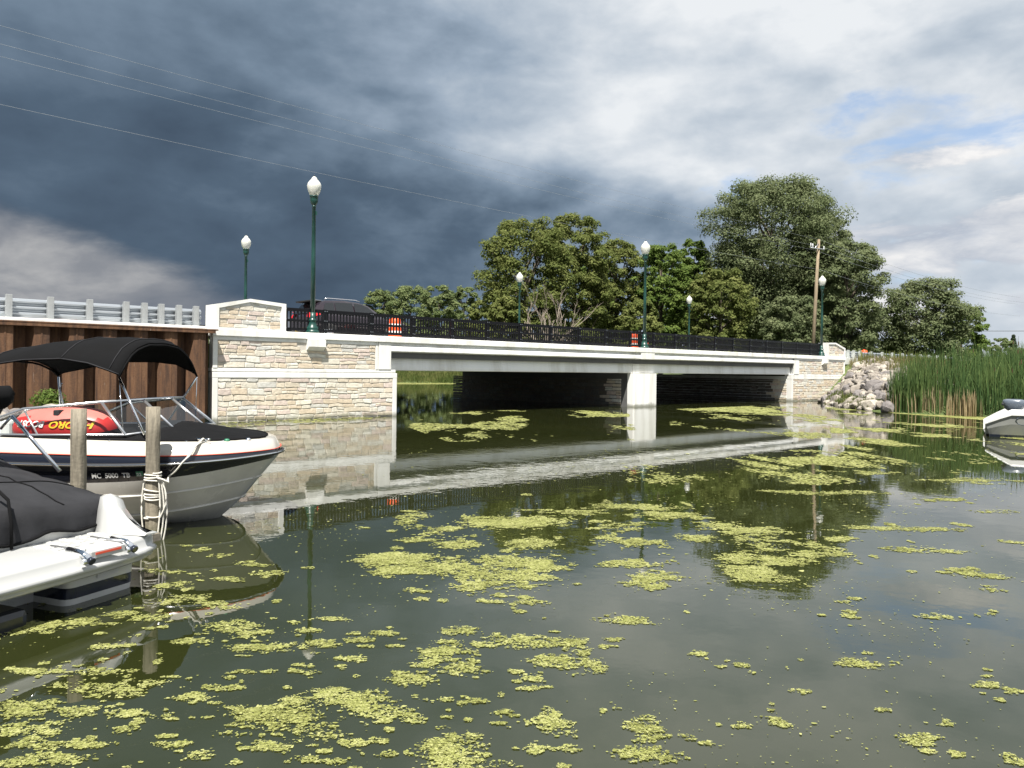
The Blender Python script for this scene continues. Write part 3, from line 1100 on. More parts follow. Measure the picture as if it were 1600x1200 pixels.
def make_lamp():
    root = thing('street_lamp', 'x', 'street lamp', group='green street lamps on the bridge')
    b = MB()
    b.lathe([(0.225, 0), (0.225, 0.06), (0.205, 0.085), (0.19, 0.12), (0.20, 0.15), (0.19, 0.19), (0.15, 0.24), (0.125, 0.32), (0.115, 0.40),
             (0.13, 0.42), (0.13, 0.45), (0.105, 0.475), (0.092, 0.52), (0.088, 0.70)], 20)
    b.build('base', 'lamp_green', root)
    p = MB()
    p.lathe([(0.084, 0.66), (0.070, 2.6), (0.060, 4.26), (0.072, 4.27), (0.072, 4.30), (0.060, 4.31), (0.062, 4.33)], 16)
    p.box(0.03, 0.085, -0.07, -0.045, 4.0, 4.12)
    p.build('pole', 'lamp_green', root)
    f = MB()
    f.lathe([(0.062, 4.32), (0.085, 4.35), (0.12, 4.42), (0.135, 4.50), (0.13, 4.60), (0.145, 4.61), (0.145, 4.64), (0.12, 4.645)], 20)
    f.build('fitter', 'lamp_green', root)
    g = MB()
    g.lathe([(0.122, 4.64), (0.16, 4.70), (0.205, 4.80), (0.230, 4.90), (0.236, 4.98), (0.226, 5.03), (0.222, 5.04), (0.19, 5.10), (0.14, 5.165), (0.105, 5.19)], 24)
    gl = g.build('globe', 'globe_acrylic', root)
    c = MB()
    c.lathe([(0.105, 5.188), (0.108, 5.215), (0.085, 5.24), (0.065, 5.27), (0.03, 5.295), (0.0, 5.30)], 20)
    c.build('cap', 'globe_acrylic', gl)
    n = MB()
    n.lathe([(0.012, 5.295), (0.018, 5.325), (0.01, 5.345), (0.003, 5.37)], 10)
    n.build('finial', 'black_metal', gl)
    return root


lamp0 = make_lamp()
lamps = [(0.0, 0.2, 2.885, 'tall green lamp with acorn globe beside the stone pilaster, nearest of the lamps'),
         (17.95, 0.2, 2.885, 'green lamp with acorn globe standing above the bridge pier'),
         (36.6, 0.2, 2.885, 'green lamp with acorn globe on the near edge, beside the leaning utility pole'),
         (3.2, 13.25, 2.885, 'green lamp rising behind the stone pilaster, on the left of the tall lamp'),
         (22.0, 13.75, 2.9, 'green lamp on the far edge in front of the bare dead shrub'),
         (40.5, 13.3, 2.70, 'smallest green lamp, on the far edge before the green trees')]
for i, (s, t, z, lab) in enumerate(lamps):
    o = lamp0 if i == 0 else copy_tree(lamp0)
    o.location = W(s, t, z)
    o.rotation_euler.z = BROT
    o['label'] = lab

# ---------------------------------------------------------------- sheet pile wall, guardrails


def build_sheet_wall():
    root = thing('sheet_pile_wall', 'rusty corrugated steel sheet pile wall beside the stone abutment', 'wall', BO, BROT)
    pitch, first = 0.82, -3.93
    z0, z1 = -1.0, 2.80
    for k in range(22):
        c = first - k * pitch
        # a Z pile: outer pan, webs, half of the back pans
        prof = [(c + 0.42, 0.16), (c + 0.30, 0.16), (c + 0.185, -0.25), (c + 0.175, -0.27), (c + 0.02, -0.275), (c + 0.015, -0.285), (c - 0.02, -0.285), (c - 0.025, -0.275), (c - 0.175, -0.27), (c - 0.185, -0.25), (c - 0.30, 0.16), (c - 0.40, 0.16)]
        m = MB()
        th = 0.014
        for (xa, ya), (xb, yb) in zip(prof[:-1], prof[1:]):
            m.add([(xa, ya, z0), (xb, yb, z0), (xb, yb, z1), (xa, ya, z1), (xa, ya + th, z0), (xb, yb + th, z0), (xb, yb + th, z1), (xa, ya + th, z1)],
                  [(0, 1, 2, 3), (5, 4, 7, 6), (3, 2, 6, 7)])
        m.build('sheet_pile', 'rust', root)
    c = MB()
    c.box(-22, -3.40, -0.36, 0.20, 2.803, 2.845, ch=0.008)
    c.box(-22, -3.48, -0.352, -0.335, 2.72, 2.801)
    c.build('cap_channel', 'rust', root)
    k = MB()
    k.box(-22, -3.5, 0.30, 0.62, 2.60, 2.955, ch=0.02)
    k.build('kerb', 'white_concrete', root)


build_sheet_wall()


def thrie(mb, x0, x1, y, zc, sgn=1.0, mi=0, h=0.5):
    """corrugated guardrail beam: three waves"""
    prof = []
    for i in range(25):
        q = i / 24.0
        z = zc - h / 2 + h * q
        prof.append((y + sgn * 0.042 * math.cos(q * 2 * math.pi * 3) , z))
    n = max(1, int((x1 - x0) / 4))
    rows = []
    for k in range(n + 1):
        x = x0 + (x1 - x0) * k / n
        rows.append([(x, yy, z) for yy, z in prof])
    mb.grid(rows, mi)


def build_guardrail(label, posts, x0, x1, t, ztop, zb, beam_h, rail_z, group=None, post_mat='galv_post'):
    root = thing('guardrail', label, 'guardrail', W(0, t), BROT, group)
    for p in posts:
        m = MB()
        m.box(-0.075, 0.075, -0.16, 0.0, zb, ztop, ch=0.008)
        m.box(-0.07, 0.07, 0.001, 0.06, ztop - beam_h - 0.02, ztop - 0.06)
        o = m.build('post', post_mat, root)
        o.location.x = p
    x = x0
    while x < x1 - 0.1:
        b = min(x + 3.81, x1)
        m = MB()
        thrie(m, x, b + 0.05, 0.11, rail_z, 1.0, 0, beam_h)
        m.build('rail_beam', 'galvanised', root)
        x = b
    return root


gp = [-3.62, -4.14, -4.66, -5.14, -5.65] + [-6.62 - 0.985 * k for k in range(15)]
g = build_guardrail('galvanised steel guardrail on square posts above the rusty sheet pile wall', gp, -21, -3.45, 1.0, 3.60, 2.5, 0.50, 3.27)
# second beam below, half hidden by the kerb
build_guardrail('grey steel guardrail beside the road, running away behind the cattails', [39.6, 40.1, 40.6, 41.1, 41.9, 42.8] + [43.9 + 1.905 * k for k in range(36)], 39.2, 110, 0.9, 3.44, 2.2, 0.46, 3.13, post_mat='weathered_post')
g2 = build_guardrail('steel guardrail on the far side of the road behind the near guardrail', [-3.62 - 1.9 * k for k in range(14)], -30, -3.0, 12.6, 3.52, 2.5, 0.36, 3.28)

# ---------------------------------------------------------------- things on the road


def build_suv():
    root = thing('suv', 'dark suv driving across the bridge behind the black railing', 'car', W(2.1, 5.3, 2.787), BROT)
    # local: x forward 0..4.75, y across, z up
    b = MB()
    side = [  # x, z_low, z_shoulder
        (0.00, 0.55, 0.95), (0.06, 0.42, 1.06), (0.35, 0.34, 1.10), (0.9, 0.32, 1.10), (2.4, 0.30, 1.08), (3.55, 0.32, 1.04), (4.2, 0.36, 0.98), (4.6, 0.42, 0.86), (4.75, 0.52, 0.70)]
    rows = []
    for x, zl, zs in side:
        w = 0.96 - 0.10 * max(0, (x - 3.9) / 0.85) ** 2 - 0.06 * max(0, (0.3 - x) / 0.3) ** 2
        ring = [(-w * .8, zl), (-w * .97, zl + .06), (-w, (zl + zs) / 2), (-w * .98, zs - .08), (-w * .93, zs), (0, zs + .03), (w * .93, zs), (w * .98, zs - .08), (w, (zl + zs) / 2), (w * .97, zl + .06), (w * .8, zl)]
        rows.append([(x, y, z) for y, z in ring])
    b.grid(rows, closed=True)
    b.add(rows[0], [tuple(range(11))])
    b.add(rows[-1], [tuple(range(11))])
    # greenhouse
    gh = [(0.10, 1.09, 0.86), (0.42, 1.56, 0.72), (0.75, 1.68, 0.68), (1.6, 1.73, 0.67), (2.35, 1.68, 0.66), (2.75, 1.58, 0.68), (3.55, 1.05, 0.82)]
    rows = [[(x, -0.90, 1.04), (x, -w, z - .02), (x, -w + .1, z), (x, 0, z + .035), (x, w - .1, z), (x, w, z - .02), (x, 0.90, 1.04)] for x, z, w in gh]
    b.grid(rows)
    b.build('body', 'car_paint', root)
    sp = MB()
    sp.box(0.12, 0.62, -0.64, 0.64, 1.60, 1.665, ch=0.02)
    sp.build('spoiler', 'car_trim', root)
    for y in (-1, 1):
        for poly in (((0.55, 1.13), (1.10, 1.13), (1.10, 1.60), (0.72, 1.56)), ((1.16, 1.13), (1.98, 1.12), (1.98, 1.63), (1.16, 1.61)), ((2.05, 1.12), (3.20, 1.10), (2.70, 1.50), (2.42, 1.60), (2.05, 1.63))):
            w = MB()
            V = []
            for x, z in poly:
                f = (z - 1.04) / 0.62
                yy = 0.90 + (0.675 - 0.90) * f + 0.022
                V.append((x, y * yy, z))
            w.add(V, [tuple(range(len(V)))])
            w.build('window', 'car_glass', root)
        r = MB()
        r.tube([(0.75, y * .60, 1.73), (0.9, y * .60, 1.775), (2.2, y * .60, 1.775), (2.4, y * .60, 1.72)], 0.018)
        r.build('roof_rail', 'aluminium', root)
        t = MB()
        t.add([(-0.02, y * .62, 0.97), (-0.02, y * .90, 0.93), (0.40, y * .985, 1.06), (0.36, y * .95, 1.22), (0.10, y * .90, 1.24), (0.03, y * .60, 1.16)], [(0, 1, 2, 3, 4, 5)])
        t.build('tail_light', 'tail_red', root)
    ws = MB()
    ws.add([(3.50, -0.74, 1.11), (3.50, 0.74, 1.11), (2.80, 0.60, 1.60), (2.80, -0.60, 1.60)], [(0, 1, 2, 3)])
    ws.build('windscreen', 'car_glass', root)
    rw = MB()
    rw.add([(0.10, -0.70, 1.14), (0.10, 0.70, 1.14), (0.36, 0.60, 1.53), (0.36, -0.60, 1.53)], [(0, 1, 2, 3)])
    rw.build('rear_window', 'car_glass', root)
    for x in (0.85, 3.75):
        for y in (-0.86, 0.86):
            wh = bpy.data.objects.new('wheel', None)
            COL.objects.link(wh)
            wh.parent = root
            wh.location = (x, y, 0.365)
            wh.rotation_euler.x = R(90)
            t = MB()
            t.lathe([(0.24, -0.12), (0.34, -0.12), (0.365, -0.08), (0.365, 0.08), (0.34, 0.12), (0.24, 0.12)], 24)
            t.build('tyre', 'rubber', wh)
            m = MB()
            m.lathe([(0.245, -0.09), (0.245, 0.115), (0.05, 0.125)], 20)
            m.build('rim', 'aluminium', wh)


build_suv()


def make_barrel(loc, label, rz=0):
    root = thing('traffic_barrel', label, 'traffic barrel', loc, rz, 'orange traffic barrels along the road')
    m = MB()
    m.lathe([(0.30, 0), (0.30, 0.05), (0.27, 0.07), (0.27, 0.30)], 18, 0)
    m.lathe([(0.262, 0.30), (0.262, 0.455)], 18, 1)
    m.lathe([(0.255, 0.455), (0.252, 0.60)], 18, 0)
    m.lathe([(0.242, 0.60), (0.242, 0.745)], 18, 1)
    m.lathe([(0.235, 0.745), (0.225, 0.93), (0.18, 0.955), (0.0, 0.957)], 18, 0)
    m.tube([(-0.1, 0, 0.95), (-0.08, 0, 1.0), (0.08, 0, 1.0), (0.1, 0, 0.95)], 0.02, 6, 0)
    m.build('drum', ['orange', 'barrel_white'], root, fix=False)
    b = MB()
    b.lathe([(0.40, 0.0), (0.40, 0.045), (0.28, 0.055)], 18)
    b.build('ballast_ring', 'rubber', root)
    return root


make_barrel(W(4.9, 2.62, 2.787), 'orange and white traffic barrel on the bridge just ahead of the suv')
make_barrel(W(20.1, 2.62, 2.787), 'orange and white traffic barrel on the bridge beside the lamp over the pier')
make_barrel(W(29.5, 9.2, 2.783), 'orange traffic barrel low behind the right part of the black railing')
make_barrel(W(47.3, 2.0, 2.62), 'bright orange traffic barrel behind the guardrail above the boulders')


def build_barricade():
    root = thing('road_barricade', 'orange and white striped barricade board behind the left guardrail', 'barricade', W(-7.55, 1.75, 2.95), BROT)
    b = MB()
    n = 9
    for i in range(n * 2):
        x0 = -0.05 + i * 0.085
        b.add([(x0, -0.02, 0.10), (x0 + 0.085, -0.02, 0.10), (x0 + 0.145, -0.02, 0.24), (x0 + 0.06, -0.02, 0.24)], [(0, 1, 2, 3)], (i // 2) % 2)
    b.box(-0.05, 1.53, -0.016, 0.012, 0.102, 0.238, 1)
    b.build('board', ['orange', 'barrel_white'], root, fix=False)
    for x in (0.15, 1.35):
        l = MB()
        l.box(x - 0.03, x + 0.03, 0.013, 0.05, 0.0, 0.25)
        l.box(x - 0.03, x + 0.03, -0.25, 0.3, 0.0, 0.03)
        l.build('leg', 'weathered_post', root)


build_barricade()


def build_pole():
    base = W(61.8, 13.4, 2.55)
    top = Vector((base.x + 0.55, base.y, 15.25))
    root = thing('utility_pole', 'leaning brown wooden utility pole in front of the tallest tree', 'utility pole', base)
    d = top - base
    p = MB()
    p.tube([(0, 0, -0.5), tuple(d * 0.5), tuple(d)], [0.20, 0.17, 0.13], 12)
    p.build('pole', 'pole_wood', root)
    c = MB()
    ax = BN * 1.0
    cz = d.z - 1.0
    cx = d.x * 0.93
    q = Vector((cx, 0, cz))
    c.tube([q - BD * 1.75 - Vector((0, 0.15, 0.05)), q + BD * 1.1 - Vector((0, 0.15, -0.1))], 0.055, 8)
    c.tube([q - BD * 0.9 - Vector((0, 0.15, 0.0)), q + Vector((0, -.12, 0.6))], 0.03, 6)
    c.build('crossarm', 'aluminium', root)
    for k in (-1.7, -1.3, 1.05):
        i = MB()
        i.lathe([(0.03, 0), (0.05, 0.02), (0.045, 0.1), (0.055, 0.12), (0.045, 0.2), (0.03, 0.42)], 8, c=tuple(q + BD * k - Vector((0, 0.15, 0.0))))
        i.build('insulator', 'porcelain', root)
    return base, top


PB, PT = build_pole()


def wire(label, a, b, sag, r=0.022, mat='wire', group='overhead wires'):
    m = MB()
    pts = []
    for i in range(33):
        q = i / 32
        p = a.lerp(b, q)
        p.z -= sag * 4 * q * (1 - q)
        pts.append(p)
    m.tube(pts, r, 5, 0, False)
    o = m.build('overhead_wire', mat, None, fix=False)
    tag(o, label, 'wire', group)


for dz, dt, sg, lab in ((0.0, 0.0, .5, 'topmost pale overhead wire crossing the storm cloud to the pole top'),
                        (-0.85, -.5, .55, 'upper of the two close overhead wires crossing the storm cloud'),
                        (-1.05, .35, .55, 'lower of the two close overhead wires crossing the storm cloud'),
                        (-3.0, 0.0, .6, 'lowest pale overhead wire, passing behind the tallest street lamp')):
    a = Vector((PT.x, PT.y, PT.z + dz)) + BN * dt
    wire(lab, W(-26, 13.4 + dt + 0.2, 15.9 + dz * 1.05), a, sg, 0.007 if dz > -2 else 0.007)
    wire('pale overhead wire running on to the right from the pole, ' + ('at its top' if dz == 0 else ('on the arm end' if dt < 0 else ('beside the pole' if dz > -2 else 'low down'))),
         a, W(132, 13.4 + dt, 14.5 + dz), 0.8, 0.013)
wire('thin dark wire slanting down to the guardrail at the left edge', W(-30, 20, 8.2), W(6, 40, 4.6), 0.3, 0.015, 'wire_dark', None)
wire('thin dark wire over the cattails at the right edge', Vector((70, 118, 8.6)), Vector((140, 112, 10.2)), 0.3, 0.04, 'wire_dark', None)

# ---------------------------------------------------------------- trees


def leaf_quads(pos, nrm, size, rn, aspect=1.5):
    n = len(pos)
    nrm = nrm / (np.linalg.norm(nrm, axis=1, keepdims=True) + 1e-9)
    a = np.cross(nrm, rn.normal(size=(n, 3)))
    a /= (np.linalg.norm(a, axis=1, keepdims=True) + 1e-9)
    b = np.cross(nrm, a)
    s = size * rn.uniform(0.55, 1.25, (n, 1))
    w = s / aspect
    return np.stack([pos - a * s * .5, pos + b * w * .5 - a * s * .05, pos + a * s * .5, pos - b * w * .5 - a * s * .05], 1)


def tree(label, x, y, h, rad, seed, mat='leaf_maple', n=9000, leaf=0.42, low=0.12, top=0.62, clumps=70, lean=0.0, name='tree', cols=1.0, group='trees beyond the bridge', flat=1.0, base=None):
    rn = np.random.default_rng(seed)
    z0 = base if base is not None else float(ground_z(np.array([x]), np.array([y]))[0])
    root = thing(name, label, 'tree', (x, y, z0), 0, group)
    clumps = int(clumps * 3.6)
    n = int(n * 3.2)
    leaf = leaf * 0.80
    # envelope: radius against height fraction
    def env(q):
        q = np.clip((q - low) / (1 - low), 0, 1)
        return rad * np.where(q < top, 0.62 + 0.38 * np.sin(q / top * math.pi / 2), np.sqrt(np.clip(1 - ((q - top) / (1 - top)) ** 2, 0, 1)) ** 0.9)
    hq = rn.uniform(low + 0.04, 0.97, clumps) ** 0.9
    ang = rn.uniform(0, 2 * math.pi, clumps)
    rr = env(hq) * np.sqrt(rn.uniform(0.25, 1.0, clumps)) * rn.uniform(0.78, 1.06, clumps)
    cc = np.stack([rr * np.cos(ang) + lean * hq * h, rr * np.sin(ang), hq * h], 1)
    clumps_n = clumps
    cr = rad * rn.uniform(0.11, 0.235, clumps) * (1 - 0.2 * hq)
    # trunk and limbs
    t = MB()
    tr = max(0.16, h * 0.018)
    t.tube([(0, 0, -0.3), (lean * h * .2, 0, h * .22), (lean * h * .45, 0.1, h * .5), (lean * h * .8, 0, h * .82)], [tr * 1.3, tr, tr * .7, tr * .2], 9)
    for k in range(min(16, clumps)):
        j = k * clumps // 16 if clumps >= 16 else k
        e = cc[j]
        zb = max(0.12, e[2] / h - 0.25) * h
        st = Vector((lean * zb, 0, zb))
        en = Vector(e.tolist())
        mid = st.lerp(en, 0.5) + Vector((0, 0, -0.03 * h))
        t.tube([st, mid, en], [tr * .42, tr * .28, tr * .10], 6)
    t.build('trunk', 'bark', root, fix=False)
    # leaves in clumps
    wts = cr ** 2.2
    idx = rn.choice(clumps, n, p=wts / wts.sum())
    d = rn.normal(size=(n, 3))
    d /= np.linalg.norm(d, axis=1, keepdims=True)
    d[:, 2] = np.where(d[:, 2] < -0.35, -d[:, 2], d[:, 2])
    rdist = cr[idx] * rn.uniform(0.45, 1.12, n) ** 0.7
    sc = np.array([1.12, 1.12, 0.86 * flat])
    pos = cc[idx] + d * rdist[:, None] * sc
    # straggling sprays push out of the outline
    spray = rn.random(n) < 0.12
    up = d[spray] * 0.7 + np.array([0, 0, 0.5])
    pos[spray] += up * (cr[idx][spray] * rn.uniform(0.05, 0.4, spray.sum()))[:, None]
    keep = pos[:, 2] > 0.2
    pos, d = pos[keep], d[keep]
    nr = d + rn.normal(size=d.shape) * 0.30 + np.array([0, 0, 0.30])
    q = leaf_quads(pos, nr, leaf, rn)
    me = fast_mesh('crown', q, 4, [mat])
    link('crown', me, root)
    return root


FWD = 1200.0


def px(x, d):
    """ground position seen at column x of the 1600 px photograph, d metres out"""
    return ((x - 800) / FWD * d, d)


def ztop(y, x, d):
    return 1.7 - (y - 579 - 0.0118 * (x - 800)) / FWD * d


TREES = [
    # label, col, dist, top row, half width px, material, kwargs
    ('pale green tree at the left end of the distant tree row', 592, 150, 455, 34, 'leaf_far', dict(n=6000, clumps=55, leaf=.55, low=.02)),
    ('pale green rounded tree second from the left in the distant row', 640, 156, 447, 38, 'leaf_far', dict(n=7000, clumps=60, leaf=.55, low=.02)),
    ('pale green tree third from the left in the distant row', 684, 148, 446, 36, 'leaf_far', dict(n=7000, clumps=60, leaf=.55, low=.02)),
    ('slender pale green tree in the gap left of the large maple', 724, 158, 447, 28, 'leaf_far', dict(n=6000, clumps=50, leaf=.55, low=.02)),
    ('low olive tree tucked against the left foot of the large maple', 752, 118, 470, 30, 'leaf_maple', dict(n=5000, clumps=40, leaf=.5)),
    ('large broad olive green maple left of the lamp over the pier', 820, 97, 343, 74, 'leaf_maple', dict(n=17000, clumps=110, leaf=.42, top=.68)),
    ('large olive maple joined to the right of the broad maple', 896, 103, 337, 56, 'leaf_maple', dict(n=14000, clumps=90, leaf=.42, top=.7)),
    ('olive tree behind the lamp over the pier', 962, 110, 374, 46, 'leaf_maple', dict(n=11000, clumps=80, leaf=.42)),
    ('fresh green tree right of the lamp over the pier', 1032, 106, 382, 44, 'leaf_green', dict(n=11000, clumps=80, leaf=.42)),
    ('pointed dark green tree left of the tallest tree', 1084, 116, 372, 34, 'leaf_green', dict(n=9000, clumps=70, leaf=.45, top=.5)),
    ('tallest tree, broad grey green crown above the right of the bridge', 1203, 110, 284, 104, 'leaf_grey', dict(n=40000, clumps=190, leaf=.42, top=.72)),
    ('lower green tree filling in under the left of the tallest tree', 1125, 100, 420, 52, 'leaf_maple', dict(n=11000, clumps=80, leaf=.4)),
    ('grey green tree at the right foot of the tallest tree', 1322, 104, 378, 62, 'leaf_grey', dict(n=14000, clumps=90, leaf=.42)),
    ('rounded dusky green tree standing apart on the right', 1446, 112, 441, 70, 'leaf_grey', dict(n=13000, clumps=90, leaf=.45, low=.05)),
    ('lower yellowish tree on the right slope of the rounded dusky tree', 1502, 118, 478, 34, 'leaf_green', dict(n=7000, clumps=50, leaf=.45, low=.03)),
    ('small pale tree over the cattails near the right edge', 1562, 130, 528, 20, 'leaf_far', dict(n=2500, clumps=26, leaf=.5, low=.03)),
    ('low green tree at the right edge above the cattails', 1604, 126, 545, 24, 'leaf_grey', dict(n=2500, clumps=26, leaf=.5, low=.03)),
    ('low bushy tree between the tallest tree and the dusky tree', 1384, 118, 480, 34, 'leaf_grey', dict(n=5000, clumps=40, leaf=.45, low=.03)),
    ('low bushy tree right behind the lamp over the pier', 1000, 96, 470, 34, 'leaf_maple', dict(n=6000, clumps=45, leaf=.4, low=.03)),
    ('low bushy green tree above the railing under the tallest tree', 1240, 92, 465, 50, 'leaf_grey', dict(n=9000, clumps=60, leaf=.4, low=.03)),
    ('broad green tree in the second row left of the lamp over the pier', 930, 122, 400, 44, 'leaf_green', dict(n=9000, clumps=70, leaf=.45, low=.02)),
    ('broad green tree in the second row between two lamps over the bridge', 1052, 124, 408, 46, 'leaf_green', dict(n=9000, clumps=70, leaf=.45, low=.02)),
    ('grey green tree closing the gap right of the tallest tree', 1278, 112, 336, 56, 'leaf_grey', dict(n=12000, clumps=80, leaf=.42)),
    ('dark tree in the second row behind the tallest tree', 1160, 126, 380, 60, 'leaf_maple', dict(n=11000, clumps=80, leaf=.45, low=.02)),
    ('dark tree in the second row behind the leaning utility pole', 1285, 126, 400, 60, 'leaf_grey', dict(n=11000, clumps=80, leaf=.45, low=.02)),
    ('low bushy tree above the railing left of the dead shrub', 790, 92, 462, 34, 'leaf_maple', dict(n=6000, clumps=45, leaf=.4, low=.03)),
]
for i, (lab, c, d, ty, hw, mt, kw) in enumerate(TREES):
    X, Y = px(c + (ty - 579) * 0.0 , d)
    zb = float(ground_z(np.array([X]), np.array([Y]))[0])
    tree(lab, X, Y, (ztop(ty, c, d) - zb) * 1.0, hw / FWD * d, 100 + i, mt, **kw)


def conifer(label, x, y, h, r, seed):
    rn = np.random.default_rng(seed)
    z0 = float(ground_z(np.array([x]), np.array([y]))[0])
    root = thing('conifer_tree', label, 'tree', (x, y, z0))
    t = MB()
    t.tube([(0, 0, -.3), (0, 0, h * .97)], [0.2, 0.03], 7)
    t.build('trunk', 'bark', root)
    n = 2600
    q = rn.uniform(0.05, 1, n)
    tier = np.floor(q * 14) / 14
    rr = r * (1 - tier) * rn.uniform(0.2, 1, n) ** .6 + .1
    a = rn.uniform(0, 2 * math.pi, n)
    pos = np.stack([rr * np.cos(a), rr * np.sin(a), q * h - rr * 0.25 + 0.3], 1)
    link('crown', fast_mesh('crown', leaf_quads(pos, np.stack([np.cos(a), np.sin(a), np.ones(n)], 1) + rn.normal(size=(n, 3)) * .4, .5, rn, 2.2), 4, ['leaf_conifer']), root)


X, Y = px(1583, 135)
conifer('small dark spruce poking up at the right edge of the trees', X, Y, ztop(533, 1583, 135) - 0.9, 1.6, 5)


def dead_shrub():
    X, Y = px(850, 80)
    z0 = 0.9
    root = thing('dead_shrub', 'bare grey dead shrub before the large maple, above the railing', 'shrub', (X, Y, z0))
    rn = random.Random(3)
    for k in range(13):
        a = rn.uniform(0, 6.28)
        lean = rn.uniform(0.15, 0.75)
        L = rn.uniform(5.0, 7.6)
        m = MB()

        def branch(p, d, L, r, depth):
            e = p + d * L
            mid = p.lerp(e, .5) + Vector((rn.uniform(-.1, .1), rn.uniform(-.1, .1), .05)) * L
            m.tube([p, mid, e], [r, r * .7, r * .35], 5, 0, False)
            if depth < 3:
                for _ in range(3):
                    q = rn.uniform(.35, .95)
                    d2 = (d + Vector((rn.uniform(-.6, .6), rn.uniform(-.6, .6), rn.uniform(-.2, .4)))).normalized()
                    branch(p.lerp(e, q), d2, L * rn.uniform(.3, .5), r * .5, depth + 1)
        branch(Vector((0, 0, 0)), Vector((math.cos(a) * lean, math.sin(a) * lean, 1)).normalized(), L, 0.07, 0)
        m.build('branch', 'dead_wood', root, fix=False)


dead_shrub()


def shrub(label, loc, r, h, seed, mat, n=900, leaf=.12):
    rn = np.random.default_rng(seed)
    root = thing('shrub', label, 'shrub', loc)
    m = MB()
    rr = random.Random(seed)
    for _ in range(7):
        a = rr.uniform(0, 6.28)
        m.tube([(0, 0, -.1), (math.cos(a) * r * .6, math.sin(a) * r * .6, h * rr.uniform(.6, .9))], [.015, .006], 5)
    m.build('stem', 'bark', root, fix=False)
    p = rn.normal(size=(n, 3))
    p /= np.linalg.norm(p, axis=1, keepdims=True)
    q = p * rn.uniform(.4, 1, (n, 1)) * np.array([r, r, h * .5]) + np.array([0, 0, h * .55])
    link('foliage', fast_mesh('foliage', leaf_quads(q, p + rn.normal(size=(n, 3)) * .5, leaf, rn, 2.0), 4, [mat]), root)


p = W(-7.95, -0.75)
shrub('small leafy green bush at the foot of the rusty sheet pile wall', (p.x, p.y, 0.45), 0.42, 0.62, 8, 'leaf_green', 900, .10)

# ---------------------------------------------------------------- boulders


def rock_mesh(seed, mat):
    import bmesh
    rn = random.Random(seed)
    bm = bmesh.new()
    bmesh.ops.create_icosphere(bm, subdivisions=2, radius=1.0)
    cuts = [(Vector((rn.gauss(0, 1), rn.gauss(0, 1), rn.gauss(0, 1))).normalized(), rn.uniform(0.55, 0.85)) for _ in range(9)]
    for v in bm.verts:
        c = v.co.copy()
        for nrm, dd in cuts:
            k = c.dot(nrm)
            if k > dd:
                c -= nrm * (k - dd) * 0.9
        v.co = c * rn.uniform(0.95, 1.05)
    me = bpy.data.meshes.new('rock')
    bm.to_mesh(me)
    bm.free()
    me.materials.append(M[mat])
    return me


ROCKS = [rock_mesh(i, ('rock', 'rock_pale', 'rock_dark', 'rock')[i % 4]) for i in range(16)]


def rock_pile(name, label, pts, parent_loc):
    root = thing(name, label, 'rocks', parent_loc)
    rn = random.Random(9)
    # the 300 that show largest are parts of their own, the rest one mass
    seen = sorted(pts, key=lambda p: -(p[3] / p[1] if p[0] / p[1] < 0.54 else 0.0))
    rest = MB()
    for i, (x, y, z, r) in enumerate(seen):
        k = rn.randrange(16)
        loc = Vector((x - parent_loc[0], y - parent_loc[1], z - parent_loc[2]))
        rot = (rn.uniform(-.4, .4), rn.uniform(-.4, .4), rn.uniform(0, 6.28))
        sc = (r * rn.uniform(.9, 1.35), r * rn.uniform(.8, 1.15), r * rn.uniform(.65, .95))
        if i < 295:
            o = link('rock', ROCKS[k], root)
            o.location, o.rotation_euler, o.scale = loc, rot, sc
        else:
            mw = Matrix.LocRotScale(loc, __import__('mathutils').Euler(rot), Vector(sc))
            rest.add([mw @ v.co for v in ROCKS[k].vertices], [tuple(p.vertices) for p in ROCKS[k].polygons], k % 3)
    if rest.v:
        tag(rest.build('rock_mass', ['rock', 'rock_pale', 'rock_dark'], root, fix=False), kind='stuff')
    return root


def scatter_rocks(poly, rmin, rmax, tries, seed, lift=0.25):
    rn = random.Random(seed)
    xs = [p[0] for p in poly]
    ys = [p[1] for p in poly]
    out = []
    for _ in range(tries):
        x, y = rn.uniform(min(xs), max(xs)), rn.uniform(min(ys), max(ys))
        if seg_dist(np.array([x]), np.array([y]), poly)[0] < 0:
            continue
        r = rmin + (rmax - rmin) * rn.random() ** 1.6
        if all((x - a) ** 2 + (y - b) ** 2 > (0.62 * (r + q)) ** 2 for a, b, _, q in out):
            z = float(ground_z(np.array([x]), np.array([y]))[0])
            out.append((x, y, z + r * lift, r))
    return out


RIP = [xy(36.2, -0.35), xy(35.2, -0.9), (18.9, 46.7), (17.9, 43.0), (17.0, 39.5), (16.9, 36.2), (17.2, 35.0), (19.0, 35.4), (20.5, 37.5), (24.5, 42.0), xy(44.5, -0.9), xy(39.9, -0.35)]
pts = scatter_rocks(RIP, 0.17, 0.48, 16000, 4)
rock_pile('boulder_heap', 'heap of grey boulders sloping up beside the right stone abutment', pts, (20.5, 44.0, 0.3))
pts = scatter_rocks(LEFTROCK[:5] + [xy(-16, -0.6), xy(-7, -0.6)], 0.2, 0.48, 2500, 6)
c0 = W(-9.5, -2)
rock_pile('boulder_heap', 'low heap of pale boulders at the foot of the rusty wall, behind the boats', pts, (c0.x, c0.y, 0.2))

# ---------------------------------------------------------------- reeds, grass


